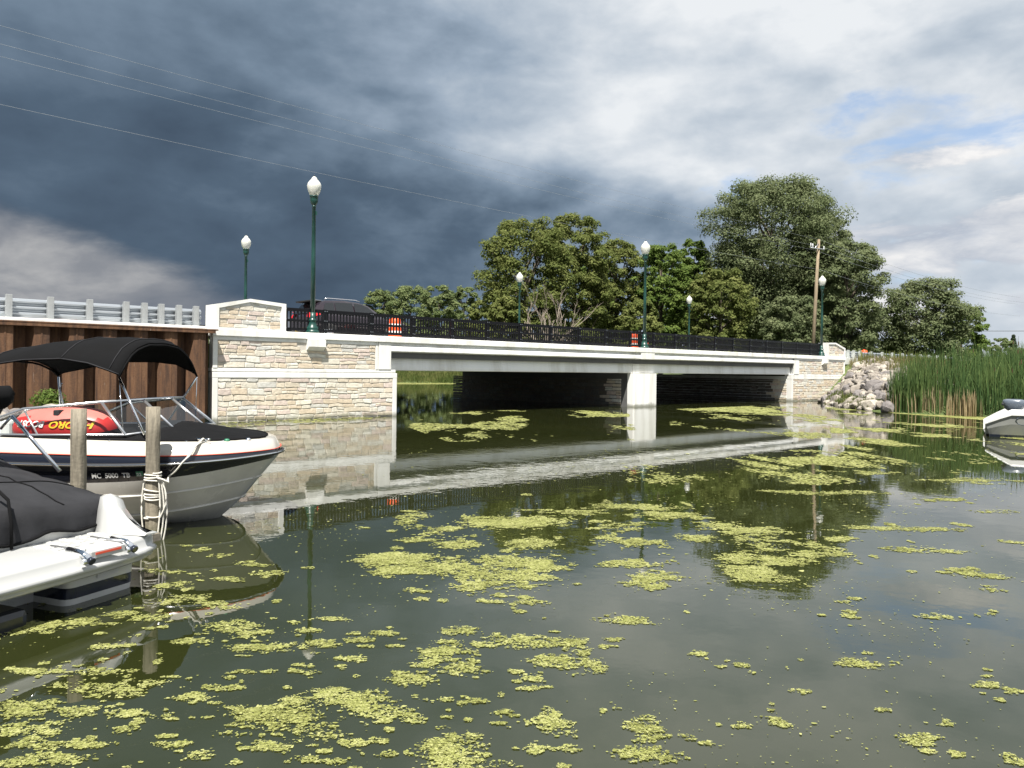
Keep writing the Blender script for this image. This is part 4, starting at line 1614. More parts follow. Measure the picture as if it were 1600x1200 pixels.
def blades(pos, h, w, bend, rn):
    """tapering bent strips, three segments each -> quads (n*3, 4, 3)"""
    n = len(pos)
    a = rn.uniform(0, 2 * math.pi, n)
    side = np.stack([np.cos(a), np.sin(a), np.zeros(n)], 1)
    b = rn.uniform(0, 2 * math.pi, n)
    ben = np.stack([np.cos(b), np.sin(b), np.zeros(n)], 1) * bend[:, None]
    prev = None
    out = []
    for q, ww in ((0, 1.0), (0.4, 0.95), (0.75, 0.65), (1.0, 0.08)):
        c = pos + np.array([0, 0, 1.0]) * (h * q)[:, None] + ben * (h * q * q)[:, None]
        c[:, 2] -= (bend * bend * h * q * q * 0.5)
        l, r = c - side * (w * ww * .5)[:, None], c + side * (w * ww * .5)[:, None]
        if prev is not None:
            out.append(np.stack([prev[0], prev[1], r, l], 1))
        prev = (l, r)
    return np.concatenate(out, 0)


def in_poly(poly, n, rn, power=1.0):
    xs = [p[0] for p in poly]
    ys = [p[1] for p in poly]
    got = []
    while sum(len(g) for g in got) < n:
        x = rn.uniform(min(xs), max(xs), n)
        y = rn.uniform(min(ys), max(ys), n)
        k = seg_dist(x, y, poly) > 0
        got.append(np.stack([x[k], y[k]], 1))
    return np.concatenate(got)[:n]


def strand(name, label, cat, poly, n, hmin, hmax, w, mat, seed, bend=0.25, clump=0.0, zoff=0.0):
    rn = np.random.default_rng(seed)
    p = in_poly(poly, n, rn)
    if clump:
        f = fbm(p[:, 0] * clump, p[:, 1] * clump, seed)
        p = p[f > 0.42]
    z = np.maximum(ground_z(p[:, 0], p[:, 1]), -0.25) + zoff
    pos = np.concatenate([p, z[:, None]], 1)
    m = len(pos)
    hv = fbm(p[:, 0] * .5, p[:, 1] * .5, seed + 3)
    h = (hmin + (hmax - hmin) * np.clip(rn.uniform(0, 1, m) * .6 + hv * .5, 0, 1))
    q = blades(pos, h, np.full(m, w) * rn.uniform(.6, 1.3, m), rn.uniform(0, 1, m) ** 2 * bend, rn)
    o = link(name, fast_mesh(name, q, 4, [mat]))
    tag(o, label, cat, None, 'stuff')
    return o


REED = [(17.9, 34.4), (18.2, 33.2), (19.6, 31.8), (20.4, 29.0), (21.5, 25.6), (25, 20.5), (33, 18), (36, 30), (33, 40), (27, 41), (23, 37.5), (19.4, 35.6)]
strand('cattails', 'tall dense green cattails growing along the right bank', 'cattails', REED, 19000, 1.2, 2.75, 0.032, 'reed_green', 21, 0.42)
strand('cattails', 'thin dark cattails before the boulders at the left of the reed bed', 'cattails', [(17.2, 35.2), (17.3, 34.6), (17.9, 33.6), (19.3, 34.8), (18.6, 35.9)], 900, 1.0, 2.4, 0.030, 'reed_green', 22, 0.25)
strand('dead_reeds', 'tan dead reed stalks standing at the water edge of the cattails', 'reeds', [(18.5, 32.7), (19.1, 31.9), (19.55, 31.8), (19.3, 32.9)], 120, 0.5, 1.3, 0.04, 'reed_dead', 23, 0.12)
strand('dead_reeds', 'scattered tan dead stalks at the left foot of the cattails', 'reeds', [(17.1, 35.2), (17.9, 33.2), (18.6, 32.6), (18.8, 33.6), (17.8, 35.6)], 110, 0.4, 1.2, 0.035, 'reed_dead', 24, 0.18)
strand('dry_grass', 'tan dry grass on the bank between boulders and guardrail', 'grass', [xy(40.2, -0.9), (23.0, 43.0), (27, 39), (34, 44), xy(62, -4), xy(62, 0.4), xy(40.2, 0.4)], 16000, 0.25, 0.62, 0.030, 'grass_dry', 25, 0.5)
strand('roadside_weeds', 'green weeds along the guardrail above the cattails', 'weeds', [xy(40.2, -0.6), (27, 40.5), (36, 41), xy(75, -4), xy(75, 1.8), xy(40.2, 0.6)], 6000, 0.4, 1.15, 0.05, 'grass_blade', 26, 0.4, clump=.4)
strand('bank_weeds', 'green weeds at the water line below the boulders', 'weeds', [(18.9, 46.6), (17.9, 43.0), (16.9, 38.5), (16.9, 36.4), (17.6, 36.6), (17.8, 39.5), (18.7, 43.0), (19.6, 46.4)], 2600, 0.12, 0.5, 0.03, 'grass_blade', 27, 0.5, clump=.6)
strand('bank_grass', 'bright green grass on the far bank seen under the bridge', 'grass', [(-24, 97), (-16, 97.6), (-6, 98.4), (4, 99.4), (4, 111), (-24, 110)], 14000, 0.35, 0.85, 0.07, 'grass_blade', 28, 0.4)


def cattail_heads():
    rn = random.Random(31)
    m = MB()
    p = in_poly(REED, 170, np.random.default_rng(41))
    for x, y in p:
        z = max(-0.1, float(ground_z(np.array([x]), np.array([y]))[0]))
        h = rn.uniform(1.7, 2.75)
        dx, dy = rn.uniform(-.2, .2), rn.uniform(-.2, .2)
        m.tube([(x, y, z), (x + dx * .5, y + dy * .5, z + h * .6), (x + dx, y + dy, z + h)], [.008, .007, .004], 5, 1, False)
        q = rn.uniform(.86, .92)
        m.tube([(x + dx * q, y + dy * q, z + h * q - .17), (x + dx * q, y + dy * q, z + h * q)], .018, 6, 0)
    o = m.build('cattail_heads', ['seed_brown', 'reed_green'], None, fix=False)
    tag(o, 'brown cattail seed heads standing among the green blades', 'cattails', None, 'stuff')


cattail_heads()


def far_fence():
    a, b = Vector((-26, 111, 0.93)), Vector((3, 113, 0.93))
    root = thing('fence', 'low white fence on the far bank seen under the bridge', 'fence', a)
    d = b - a
    r = MB()
    r.tube([(0, 0, 0.2), tuple(d + Vector((0, 0, .2)))], 0.09, 6)
    r.build('rail', 'fence_white', root)
    pm = MB()
    pm.box(-.07, .07, -.07, .07, 0, 0.85)
    me = pm.mesh('post', ['fence_white'])
    n = 13
    for i in range(n):
        o = link('post', me, root)
        o.location = d * (i / (n - 1))


far_fence()

# ---------------------------------------------------------------- boats


def text_mesh(txt, size, shear=0.0, align='LEFT', bold=0.0):
    cu = bpy.data.curves.new('lettering', 'FONT')
    cu.body = txt
    cu.size = size
    cu.shear = shear
    cu.align_x = align
    cu.offset = bold
    cu.resolution_u = 4
    o = bpy.data.objects.new('lettering', cu)
    COL.objects.link(o)
    bpy.context.view_layer.update()
    me = bpy.data.meshes.new_from_object(o.evaluated_get(bpy.context.evaluated_depsgraph_get()))
    bpy.data.objects.remove(o)
    return me


class Hull:
    """rows of a planing hull; e = metres aft of the bow tip, rows from keel to deck"""
    def __init__(self, L, rows, ent=1.25, pw=0.62, nst=26):
        self.L, self.rows, self.ent, self.pw, self.nst = L, rows, ent, pw, nst

    def half(self, q, bmax):
        return bmax * (1 - math.exp(-q / self.ent * 2.6) ** 1.0 * 1.0) ** self.pw if q > 0 else 0.0

    def point(self, row, e):
        """row: (e0, z0, zmid, bmax, fall)"""
        e0, z0, zm, bm, fall = row
        q = max(0.0, e - e0)
        z = zm + (z0 - zm) * math.exp(-q / fall)
        return Vector((-(e0 + q), self.half(q, bm), z))

    def row_pts(self, row):
        e0 = row[0]
        return [self.point(row, e0 + (self.L - e0) * (i / (self.nst - 1)) ** 1.9) for i in range(self.nst)]

    def strips(self, i, j):
        a, b = self.row_pts(self.rows[i]), self.row_pts(self.rows[j])
        return a, b


def flip(p):
    return Vector((p.x, -p.y, p.z))


def bimini(parent, pts_front, pts_back, mat, sag=0.03):
    pass


def build_bowrider():
    h = Vector((0.985, -0.174, 0)).normalized()
    T = Vector((-2.63, 8.57, 0))
    root = thing('motorboat', 'black and white motorboat with a black canvas top, moored bow towards the bridge', 'boat', T, math.atan2(h.y, h.x))
    #        e0    z0    zmid  bmax  fall
    keel = (0.80, -0.12, -0.36, 0.0, 0.6)
    chine = (0.42, 0.24, 0.07, 0.90, 0.9)
    knuck = (0.24, 0.47, 0.30, 1.00, 0.9)
    blackb = (0.06, 0.685, 0.47, 1.06, 0.8)
    rail = (0.00, 0.752, 0.675, 1.10, 0.9)
    whiteb = (0.015, 0.79, 0.785, 1.09, 0.9)
    deck = (0.07, 0.895, 0.915, 1.04, 0.9)
    inner = (0.16, 0.912, 0.938, 0.965, 0.9)
    H = Hull(5.6, [keel, chine, knuck, blackb, rail, whiteb, deck, inner], ent=1.15, pw=0.70)
    rows = [H.row_pts(r) for r in H.rows]
    mi = [0, 0, 0, 1, 2, 3, 3]
    m = MB()
    for k in range(7):
        m.grid([rows[k], rows[k + 1]], mi[k])
        m.grid([[flip(p) for p in rows[k]], [flip(p) for p in rows[k + 1]]], mi[k])
    st = [r[-1] for r in rows]
    m.add(st + [flip(p) for p in reversed(st)], [tuple(range(len(st) * 2))], 0)
    m.build('hull', ['hull_grey', 'gel_black', 'gel_navy', 'gelcoat_warm'], root)
    # rub rail and trim lines
    rr = MB()
    rp = [p + Vector((0.01, 0.012, 0)) for p in rows[4]]
    rr.tube([flip(p) for p in reversed(rp)] + rp, 0.020, 8)
    rr.build('rub_rail', 'rubber', root)
    rc = MB()
    rp = [p + Vector((0.02, 0.03, 0.004)) for p in rows[4]]
    rc.tube([flip(p) for p in reversed(rp)] + rp, 0.009, 6)
    rc.build('rub_rail_insert', 'chrome', root)
    rl = MB()
    rp = [p + Vector((0.003, 0.004, 0.006)) for p in rows[5]]
    rl.tube([flip(p) for p in reversed(rp)] + rp, 0.005, 5)
    rl.build('pinstripe', 'sticker_red', root)
    # strakes under the chine
    for k, (r0, dz) in enumerate(((chine, 0.0), (knuck, 0.0))):
        for sg in (1, -1):
            s = MB()
            q = H.row_pts(r0)
            q = [Vector((p.x, sg * (p.y + 0.006), p.z)) for p in q]
            s.tube(q, 0.014, 5)
            s.build('strake', 'hull_grey', root)
    # bow cover: canvas over the bow cockpit, with a low ridge
    c = MB()
    rws = []
    for i in range(22):
        q = i / 21
        e = 0.17 + 2.45 * q
        hb = H.point(inner, e).y * (0.99 if e < 1.5 else 0.985)
        zr = H.point(inner, e).z + 0.008
        peak = 0.115 * math.exp(-((e - 1.25) / 0.55) ** 2) + 0.03 * math.sin(min(1, q * 3) * math.pi / 2)
        r = []
        for j in range(15):
            w = -1 + 2 * j / 14
            rip = 0.006 * math.sin(w * 9 + i * .9) * (1 - w * w)
            r.append((-e, hb * w, zr + peak * (1 - abs(w) ** 1.5) + rip))
        rws.append(r)
    c.grid(rws)
    c.build('bow_cover', 'canvas_black', root)
    hem = MB()
    for sg in (0, -1):
        hem.tube([Vector(r[sg]) + Vector((0, 0, 0.0)) for r in rws], 0.012, 6)
    hem.tube([Vector(p) for p in rws[0]], 0.012, 6)
    hem.build('cover_hem', 'canvas_black', root)
    for e in (0.35, 0.62, 0.95, 1.35, 1.8, 2.25):
        p = H.point(inner, e)
        s = MB()
        s.lathe([(0.013, 0), (0.013, 0.008), (0.0, 0.012)], 8, c=(p.x, -p.y - 0.02, p.z - 0.002))
        s.build('snap', 'chrome', root)
    # side decks and cockpit rim aft of the cover
    d = MB()
    for sg in (1, -1):
        a = [H.point(inner, 2.4 + i * 0.32) for i in range(11)]
        d.grid([[Vector((p.x, sg * p.y, p.z)) for p in a], [Vector((p.x, sg * (p.y - 0.16), p.z + 0.015)) for p in a], [Vector((p.x, sg * (p.y - 0.17), p.z - 0.45)) for p in a]])
    d.build('side_deck', 'gelcoat', root)
    fl = MB()
    fl.box(-5.4, -1.5, -0.75, 0.75, 0.38, 0.42)
    fl.build('cockpit_floor', 'seat_white', root)
    for y in (-0.42, 0.42):
        s = MB()
        s.box(-3.62, -3.15, y - .24, y + .24, 0.42, 0.66, ch=0.04)
        s.box(-3.72, -3.58, y - .24, y + .24, 0.62, 1.02, ch=0.04)
        s.build('seat', 'seat_white', root)
    for y0, y1 in ((-0.85, -0.2), (0.2, 0.85)):
        s = MB()
        s.box(-1.75, -1.35, y0, y1, 0.42, 0.93, ch=0.03)
        s.build('console', 'gel_navy', root)
    # windshield: five panes in an aluminium frame
    base = [(3.15, -0.935, 0.95), (2.2, -0.925, 0.965), (1.24, -0.84, 0.985), (1.06, -0.29, 1.02), (1.06, 0.29, 1.02), (1.24, 0.84, 0.985), (2.2, 0.925, 0.965), (3.15, 0.935, 0.95)]
    topp = [(3.10, -0.93, 0.99), (2.45, -0.84, 1.23), (1.62, -0.72, 1.315), (1.46, -0.26, 1.33), (1.46, 0.26, 1.33), (1.62, 0.72, 1.315), (2.45, 0.84, 1.23), (3.10, 0.93, 0.99)]
    B = [Vector((-a, b, cc)) for a, b, cc in base]
    P = [Vector((-a, b, cc)) for a, b, cc in topp]
    wsh = MB()
    wsh.tube(P, 0.017, 8)
    wsh.tube(B, 0.014, 8)
    for i in (1, 2, 3, 4, 5, 6):
        wsh.tube([B[i], P[i]], 0.015 if i in (2, 3, 4, 5) else 0.010, 8)
    w = wsh.build('windshield_frame', 'aluminium', root)
    for i in range(7):
        g = MB()
        o = Vector((0.0, 0, 0))
        g.add([B[i], B[i + 1], P[i + 1], P[i]], [(0, 1, 2, 3)])
        g.build('pane', 'windshield_glass', w)
    # canvas top on bows
    def bow(e, hw, zc, zs, n=15):
        out = []
        for j in range(n):
            q = -1 + 2 * j / (n - 1)
            out.append(Vector((-e, hw * q * (1 - 0.04 * q * q), zs + (zc - zs) * (1 - abs(q) ** 3.0) + 0.004 * math.sin(q * 17 + e * 9))))
        return out
    spec = [(1.42, 0.74, 1.97, 1.615), (1.52, 0.77, 2.01, 1.66), (1.75, 0.80, 2.03, 1.74), (2.05, 0.82, 2.02, 1.775), (2.5, 0.84, 1.975, 1.765), (2.95, 0.84, 1.90, 1.70), (3.35, 0.82, 1.80, 1.62), (3.42, 0.81, 1.77, 1.59)]
    rws = [bow(*q) for q in spec]
    cn = MB()
    cn.grid(rws)
    cn.grid([[p + Vector((0, 0, -0.012)) for p in r] for r in rws])
    for k in (0, -1):
        cn.grid([rws[k], [p + Vector((0, 0, -0.012)) for p in rws[k]]])
    cn.grid([[r[0] for r in rws], [r[0] + Vector((0, 0, -0.022)) for r in rws]])
    cn.grid([[r[-1] for r in rws], [r[-1] + Vector((0, 0, -0.022)) for r in rws]])
    top = cn.build('canvas_top', 'canvas_black', root)
    for k in (1, 3, 5):
        t = MB()
        t.tube([p + Vector((0, 0, 0.004)) for p in rws[k]], 0.006, 5)
        t.build('seam', 'canvas_char', top)
    t = MB()
    t.tube([r[0] + Vector((0, -.004, -.008)) for r in rws], 0.007, 5)
    t.build('hem', 'canvas_char', top)
    for k in (0, 4, 7):
        t = MB()
        t.tube([p + Vector((0, 0, -0.03)) for p in rws[k]], 0.013, 7)
        t.build('canvas_bow', 'canvas_black', top)
    for sg in (-1, 1):
        hinge = Vector((-1.02, sg * 0.84, 0.99)) if sg < 0 else Vector((-1.95, 0.90, 0.98))
        hinge2 = Vector((-2.6, sg * 0.92, 0.98))
        for a, b, r in ((rws[0][0 if sg < 0 else -1], hinge, 0.013), (rws[7][0 if sg < 0 else -1], Vector((-3.5, sg * 0.93, 0.98)), 0.013),
                        (rws[0][0 if sg < 0 else -1] + Vector((0, 0, -.02)), Vector((-1.28 if sg < 0 else -1.5, sg * .82, 1.0)), 0.005)):
            t = MB()
            t.tube([a + Vector((0, 0, -0.04)), b], r, 7)
            t.build('canvas_pole', 'chrome', top)
        t = MB()
        q0 = rws[7][0 if sg < 0 else -1]
        t.tube([q0 + Vector((0.05, 0, -0.12)), q0 + Vector((0.02, 0, -0.2)), q0 + Vector((0.05, 0, -0.32)), q0 + Vector((0.10, 0, -0.46))], 0.011, 7)
        t.build('canvas_brace', 'aluminium', top)
    # cleats, lights, vents
    def cleat(e, dy, zoff=0.0):
        p = H.point(deck, e)
        k = MB()
        x, y, z = p.x, -p.y + dy, p.z + 0.012
        k.tube([(x - 0.08, y, z + 0.035), (x - 0.04, y, z + 0.03), (x + 0.04, y, z + 0.03), (x + 0.08, y, z + 0.035)], 0.011, 7)
        k.tube([(x - 0.03, y, z - 0.01), (x - 0.03, y, z + 0.03)], 0.010, 7)
        k.tube([(x + 0.03, y, z - 0.01), (x + 0.03, y, z + 0.03)], 0.010, 7)
        k.build('cleat', 'chrome', root)
        return Vector((x, y, z + 0.03))
    cl = cleat(0.47, 0.06)
    cleat(3.6, 0.06)
    for e, m_ in ((0.16, 'chrome'), (0.30, 'sticker_green')):
        p = H.point(deck, e)
        k = MB()
        k.lathe([(0.03, 0), (0.032, 0.015), (0.02, 0.03), (0.0, 0.033)], 10, c=(p.x - .03, -p.y * .8, p.z + 0.006))
        k.build('bow_light', m_, root)
    p = H.point(whiteb, 2.85)
    k = MB()
    k.tube([(p.x, -p.y - 0.02, p.z - 0.09), (p.x - 0.0, -p.y + 0.04, p.z - 0.08)], 0.03, 10)
    k.tube([(p.x - .05, -p.y - 0.03, p.z - 0.1), (p.x + 0.05, -p.y - 0.03, p.z - 0.1)], 0.012, 8)
    k.build('stern_cleat', 'chrome', root)
    # eye on the stem
    k = MB()
    k.tube([(-0.50, 0, 0.30), (-0.455, 0, 0.295), (-0.47, 0, 0.25), (-0.52, 0, 0.24)], 0.012, 7)
    k.build('bow_eye', 'chrome', root)

    # registration on the black band, starboard
    def on_band(u, vfrac):
        a, b = H.point(blackb, u), H.point(rail, u)
        q = a.lerp(b, vfrac)
        return Vector((q.x, -q.y - 0.007, q.z))

    def letter(txt, e_start, size, mat, name, v0=0.27):
        me = text_mesh(txt, size, 0.0, 'LEFT', 0.002)
        band = 0.205
        for v in me.vertices:
            u, vv = v.co.x, v.co.y
            v.co = on_band(e_start - u * 0.87, v0 + vv / band)
        me.materials.clear()
        me.materials.append(M[mat])
        link(name, me, root)
    letter('MC  5000  TB', 1.46, 0.080, 'letter_silver', 'registration_number')
    st_ = MB()
    e0 = 1.0
    st_.add([on_band(e0, .28), on_band(e0 - .07, .28), on_band(e0 - .07, .60), on_band(e0, .60)], [(0, 1, 2, 3)])
    st_.build('registration_sticker', 'sticker_green', root)
    letter('22', 0.995, 0.055, 'letter_silver', 'sticker_year', 0.31)
    return root, T, h, cl


b1_root, b1_T, b1_h, b1_cleat = build_bowrider()


def b1_world(v):
    p = Vector((-b1_h.y, b1_h.x, 0))
    return b1_T + b1_h * v.x + p * v.y + Vector((0, 0, v.z))


def build_tow_tube():
    """inflatable red towable lying in the cockpit, lettering upside down"""
    loc = b1_world(Vector((-2.26, -0.44, 0.775)))
    root = thing('tow_tube', 'red inflatable towing tube behind the windshield with upside down yellow and white lettering', 'tow tube', loc, math.atan2(b1_h.y, b1_h.x))
    m = MB()
    a, b, c = 0.60, 0.30, 0.255
    rows = []
    for i in range(19):
        th = math.pi * i / 18
        r = []
        for j in range(28):
            ph = 2 * math.pi * j / 28
            cx = math.copysign(abs(math.cos(th)) ** 0.8, math.cos(th))
            sy = math.sin(th) ** 0.75
            seam = 1 + 0.012 * math.cos(ph * 8)
            r.append((a * cx, b * sy * math.cos(ph) * seam, 0.22 + c * sy * math.sin(ph) * seam))
        rows.append(r)
    m.grid(rows, closed=True)
    body = m.build('body', ['red_vinyl', 'glare_paled_vinyl'], root)
    for p in body.data.polygons:
        if p.center.z > 0.345:
            p.material_index = 1  # top coloured paler, as if washed by reflection in the glass
    k = MB()
    k.box(0.02, 0.09, -0.235, -0.15, 0.36, 0.44, ch=0.01)
    k.build('handle', 'rubber', root)

    def side(u, v):
        cx = u / a
        sy = max(0.05, 1 - abs(cx) ** 2.5) ** 0.375
        sz = max(-.99, min(.99, v / (c * sy)))
        return Vector((u, -(b * sy * math.sqrt(1 - sz * sz)) - 0.012, 0.22 + v))
    for txt, x0, mat, sz in (('HYDRO', 0.50, 'letter_yellow', 0.125), ('BOOST', -0.03, 'letter_white', 0.115)):
        me = text_mesh(txt, sz, 0.15, 'LEFT', 0.004)
        xs = [v.co.x for v in me.vertices]
        w = max(xs)
        k = 0.47 / w if txt == 'HYDRO' else 0.36 / w
        for v in me.vertices:
            v.co = side(x0 - v.co.x * k, 0.10 - v.co.y * 0.8)
        me.materials.clear()
        me.materials.append(M[mat])
        link('lettering', me, root)


build_tow_tube()


def build_stern_boat():
    hd = Vector((-0.927, 0.375, 0)).normalized()
    pr = Vector((0.375, 0.927, 0))                 # starboard, away from the camera
    corner = Vector((-2.65, 5.95, 0))
    o = corner - pr * 1.17
    root = thing('motorboat', 'white motorboat under a dark grey cover, stern and swim platform in the left foreground', 'boat', o, math.atan2(hd.y, hd.x))
    # local: x forward from platform edge, y to port (towards camera), z up; starboard y<0
    def ring(x, hw, z0, z1, n=13, pw=3.2):
        pass
    # swim platform with moulded rim: stern edge bows out a little
    def edge(y, off=0.0):
        q = abs(y) / 1.17
        return 0.10 * q ** 3 + 0.22 * max(0, q - 0.86) ** 1.2 * 2 + off
    ys = [-1.17, -1.14, -1.08, -1.0, -0.85, -0.6, -0.3, 0, 0.3, 0.6, 0.85, 1.0, 1.08, 1.14, 1.17]
    pf = MB()
    prof = [(0.10, 0.215), (0.035, 0.225), (0.015, 0.245), (0.02, 0.265), (-0.012, 0.272), (-0.018, 0.295), (-0.002, 0.315), (0.012, 0.32), (0.018, 0.375), (0.035, 0.398), (0.06, 0.405), (0.50, 0.412), (0.62, 0.415)]
    rows = []
    for (ox, z) in prof:
        r = []
        for y in ys:
            sh = 1 - max(0, ox) * 0.05
            if ox < 0.03:
                sh = 1 + (0.02 - ox) * 0.3 * (1 if abs(y) > 1.1 else 0)
            r.append((edge(y) + ox, y * sh, z))
        rows.append(r)
    pf.grid(rows)
    # sides of the platform
    for k in (0, -1):
        col = [r[k] for r in rows]
        pf.add(col + [(0.70, ys[k] * .97, 0.415), (0.70, ys[k] * 0.97, 0.215)], [tuple(range(len(col) + 2))])
    pf.build('swim_platform', 'gelcoat', root)
    # non-slip bars moulded in the platform
    for i in range(4):
        for j in range(5):
            y = -0.93 + j * 0.115
            k = MB()
            k.box(0.20 + i * 0.095 + j * .008, 0.26 + i * 0.095 + j * .008, y, y + 0.045, 0.408, 0.4165, ch=0.002)
            k.build('grip_bar', 'hull_white', root)
    # rising quarter at starboard and port
    for sg in (-1, 1):
        q = MB()
        secs = [(0.06, 0.41, 0.43), (0.16, 0.41, 0.465), (0.27, 0.41, 0.535), (0.35, 0.41, 0.61), (0.385, 0.41, 0.675), (0.43, 0.41, 0.70), (0.50, 0.41, 0.69)]
        rr = []
        for x, za, zb in secs:
            xo = x + 0.02
            yi = 0.955 + 0.08 * max(0, (0.3 - x) / 0.3) ** 1.0
            yo = 1.145
            rr.append([(xo, sg * yi, za), (xo, sg * (yi + 0.02), za + (zb - za) * .6), (xo + .01, sg * (yi + 0.05), zb - .012), (xo + .015, sg * (yi + .09), zb), (xo + .015, sg * (yo - .09), zb - .004), (xo + .01, sg * (yo - .03), zb - .03), (xo, sg * yo, za + (zb - za) * .3), (xo, sg * (yo + .005), za)])
        q.grid(rr)
        q.add(rr[0], [tuple(range(8))])
        q.add(rr[-1], [tuple(range(8))])
        q.build('stern_quarter', 'gelcoat', root)
    for k_, (zz, hh, mt) in enumerate(((0.615, 0.022, 'sticker_red'), (0.565, 0.04, 'letter_white'))):
        s = MB()
        s.box(0.412, 0.417, -1.08, -1.00, zz, zz + hh)
        s.build('warning_label', mt, root)
    # pods of the hull under the platform, black band on the stern faces
    for sg in (-1, 1):
        p = MB()
        y0, y1 = 0.48, 1.06
        def pod(z0, z1, mi, off):
            n = 8
            ring = []
            cr = 0.07
            for (cx, cy, a0) in ((0.20 + cr, y0 + cr, 180), (0.20 + cr, y1 - cr, 90)):
                pass
            pts = [(0.95, y0)]
            for a in range(0, 91, 30):
                pts.append((0.20 + cr - cr * math.sin(R(a)) , y0 + cr - cr * math.cos(R(a))))
            for a in range(0, 91, 30):
                pts.append((0.20 + cr - cr * math.cos(R(a)), y1 - cr + cr * math.sin(R(a))))
            pts.append((0.95, y1 + .05))
            lo = [(x + off[0] * (1 if x < .5 else 0), sg * y, z0) for x, y in pts]
            hi = [(x + off[1] * (1 if x < .5 else 0), sg * y, z1) for x, y in pts]
            p.grid([lo, hi], mi)
        pod(-0.2, 0.045, 0, (0.06, 0.015))
        pod(0.045, 0.125, 1, (0.013, 0.006))
        pod(0.125, 0.22, 0, (0.006, 0.0))
        p.build('hull_pod', ['hull_white', 'gel_navy'], root)
        s = MB()
        s.box(0.194, 0.199, sg * .80 - .09, sg * .80 + .09, 0.150, 0.195)
        s.build('sticker', 'letter_silver', root)
    # hull: transom and topsides going forward
    m = MB()
    rws = []
    for i in range(18):
        q = i / 17
        x = 0.55 + 5.2 * q
        w = 1.14 * (1 - q ** 3.2) + 0.02
        rws.append([(x, 0, -.35 + .5 * q ** 4), (x, -w * .84, 0.05 + .25 * q ** 3), (x, -w * .95, 0.35 + .1 * q * q), (x, -w, 0.52 + .2 * q * q), (x, -w * .98, 0.56 + .28 * q ** 1.5), (x, -w * .86, 0.60 + .28 * q ** 1.5)])
    m.grid(rws)
    m.grid([[(x, -y, z) for x, y, z in r] for r in rws])
    a = rws[0]
    m.add(a + [(x, -y, z) for x, y, z in reversed(a)], [tuple(range(12))])
    m.build('hull', 'hull_white', root)
    # drive leg in the well between the pods
    dl = MB()
    dl.box(0.1, 0.55, -0.13, 0.13, -0.5, 0.12, ch=0.05)
    dl.build('drive_leg', 'motor_dark', root)
    # mooring cover: sags and folds over the cockpit
    c = MB()
    rws = []
    for i in range(60):
        q = i / 59
        x = 0.545 + 5.1 * q
        w = 1.17 * (1 - max(0, q - .25) ** 3.0 * 1.9) + 0.02
        zs = 0.615 + 0.27 * min(1, (x - 0.5) / 1.6) ** 1.1
        zc = zs + 0.06 + 0.13 * min(1, (x - 0.5) / 1.2) - 0.15 * max(0, (q - .55) / .45) ** 2
        r = []
        hem = 0.22 + 0.02 * math.sin(x * 5)
        for j in range(41):
            s = -1 + 2 * j / 40
            fold = 0.016 * math.sin(x * 7 + s * 3) * math.sin(s * 4 + x) + 0.008 * math.sin(x * 19 + s * 9) * math.sin(s * 7 - x * 3) + 0.004 * math.sin(x * 31 - s * 17)
            z = zs + (zc - zs) * (1 - abs(s) ** 2.6) + fold
            r.append((x + 0.01 * math.sin(s * 9), w * s, z))
        r = [(x, -w - 0.004, zs - hem)] + r + [(x, w + 0.004, zs - hem)]
        rws.append(r)
    back = []
    for j, p in enumerate(rws[0]):
        s = max(-1, min(1, p[1] / 1.19))
        back.append((0.52 + 0.015 * math.sin(j * 1.3), p[1], 0.455 + 0.02 * math.sin(j * .7) + .02 * abs(s)))
    mid = [(0.525 + 0.012 * math.sin(j * 1.7), p[1], (p[2] + b_[2]) / 2) for j, (p, b_) in enumerate(zip(rws[0], back))]
    c.grid([back, mid] + rws)
    cv = c.build('mooring_cover', 'canvas_char', root)
    for j in (9, 21, 33):
        sm_ = MB()
        sm_.tube([Vector(r[j]) + Vector((0, 0, 0.003)) for r in rws], 0.006, 5)
        sm_.build('seam', 'canvas_black', cv)
    for i in (6, 16):
        sm_ = MB()
        sm_.tube([Vector(p) + Vector((0, 0, 0.003)) for p in rws[i]], 0.006, 5)
        sm_.build('seam', 'canvas_black', cv)
    s = MB()
    s.tube([(0.50, -0.28, 0.42), (0.505, -0.28, 0.60), (0.54, -0.28, 0.76), (0.7, -0.28, 0.85)], 0.012, 6)
    s.build('strap', 'canvas_black', cv)
    hm = MB()
    hm.tube([Vector(p) + Vector((-.004, 0, 0)) for p in back], 0.011, 6)
    hm.tube([Vector(r[0]) for r in rws], 0.011, 6)
    hm.build('hem', 'canvas_black', cv)
    # grab handle, ladder brackets at the platform edge
    g = MB()
    g.tube([(0.40, -0.02, 0.41), (0.46, -0.02, 0.49), (0.47, 0.2, 0.49), (0.41, 0.2, 0.41)], 0.012, 7)
    g.build('grab_handle', 'chrome', root)
    for y in (-0.83, -0.45):
        g = MB()
        x = edge(y)
        g.tube([(x + 0.16, y, 0.415), (x + 0.02, y, 0.405), (x - 0.055, y, 0.365)], 0.024, 9)
        g.tube([(x - 0.03, y - 0.045, 0.36), (x - 0.03, y + 0.045, 0.36)], 0.022, 9)
        g.build('ladder_bracket', 'chrome', root)
        e = MB()
        e.tube([(x - 0.05, y, 0.368), (x - 0.075, y, 0.356)], 0.026, 9)
        e.build('ladder_cap', 'gel_navy', root)
    lb = MB()
    x = edge(-0.64)
    lb.box(x - 0.012, x + 0.012, -0.78, -0.50, 0.352, 0.404, ch=0.004)
    lb.build('ladder_board', 'gelcoat', root)
    lb = MB()
    lb.box(x - 0.0165, x - 0.0125, -0.745, -0.535, 0.378, 0.393)
    lb.build('warning_label', 'sticker_red', root)
    ld = MB()
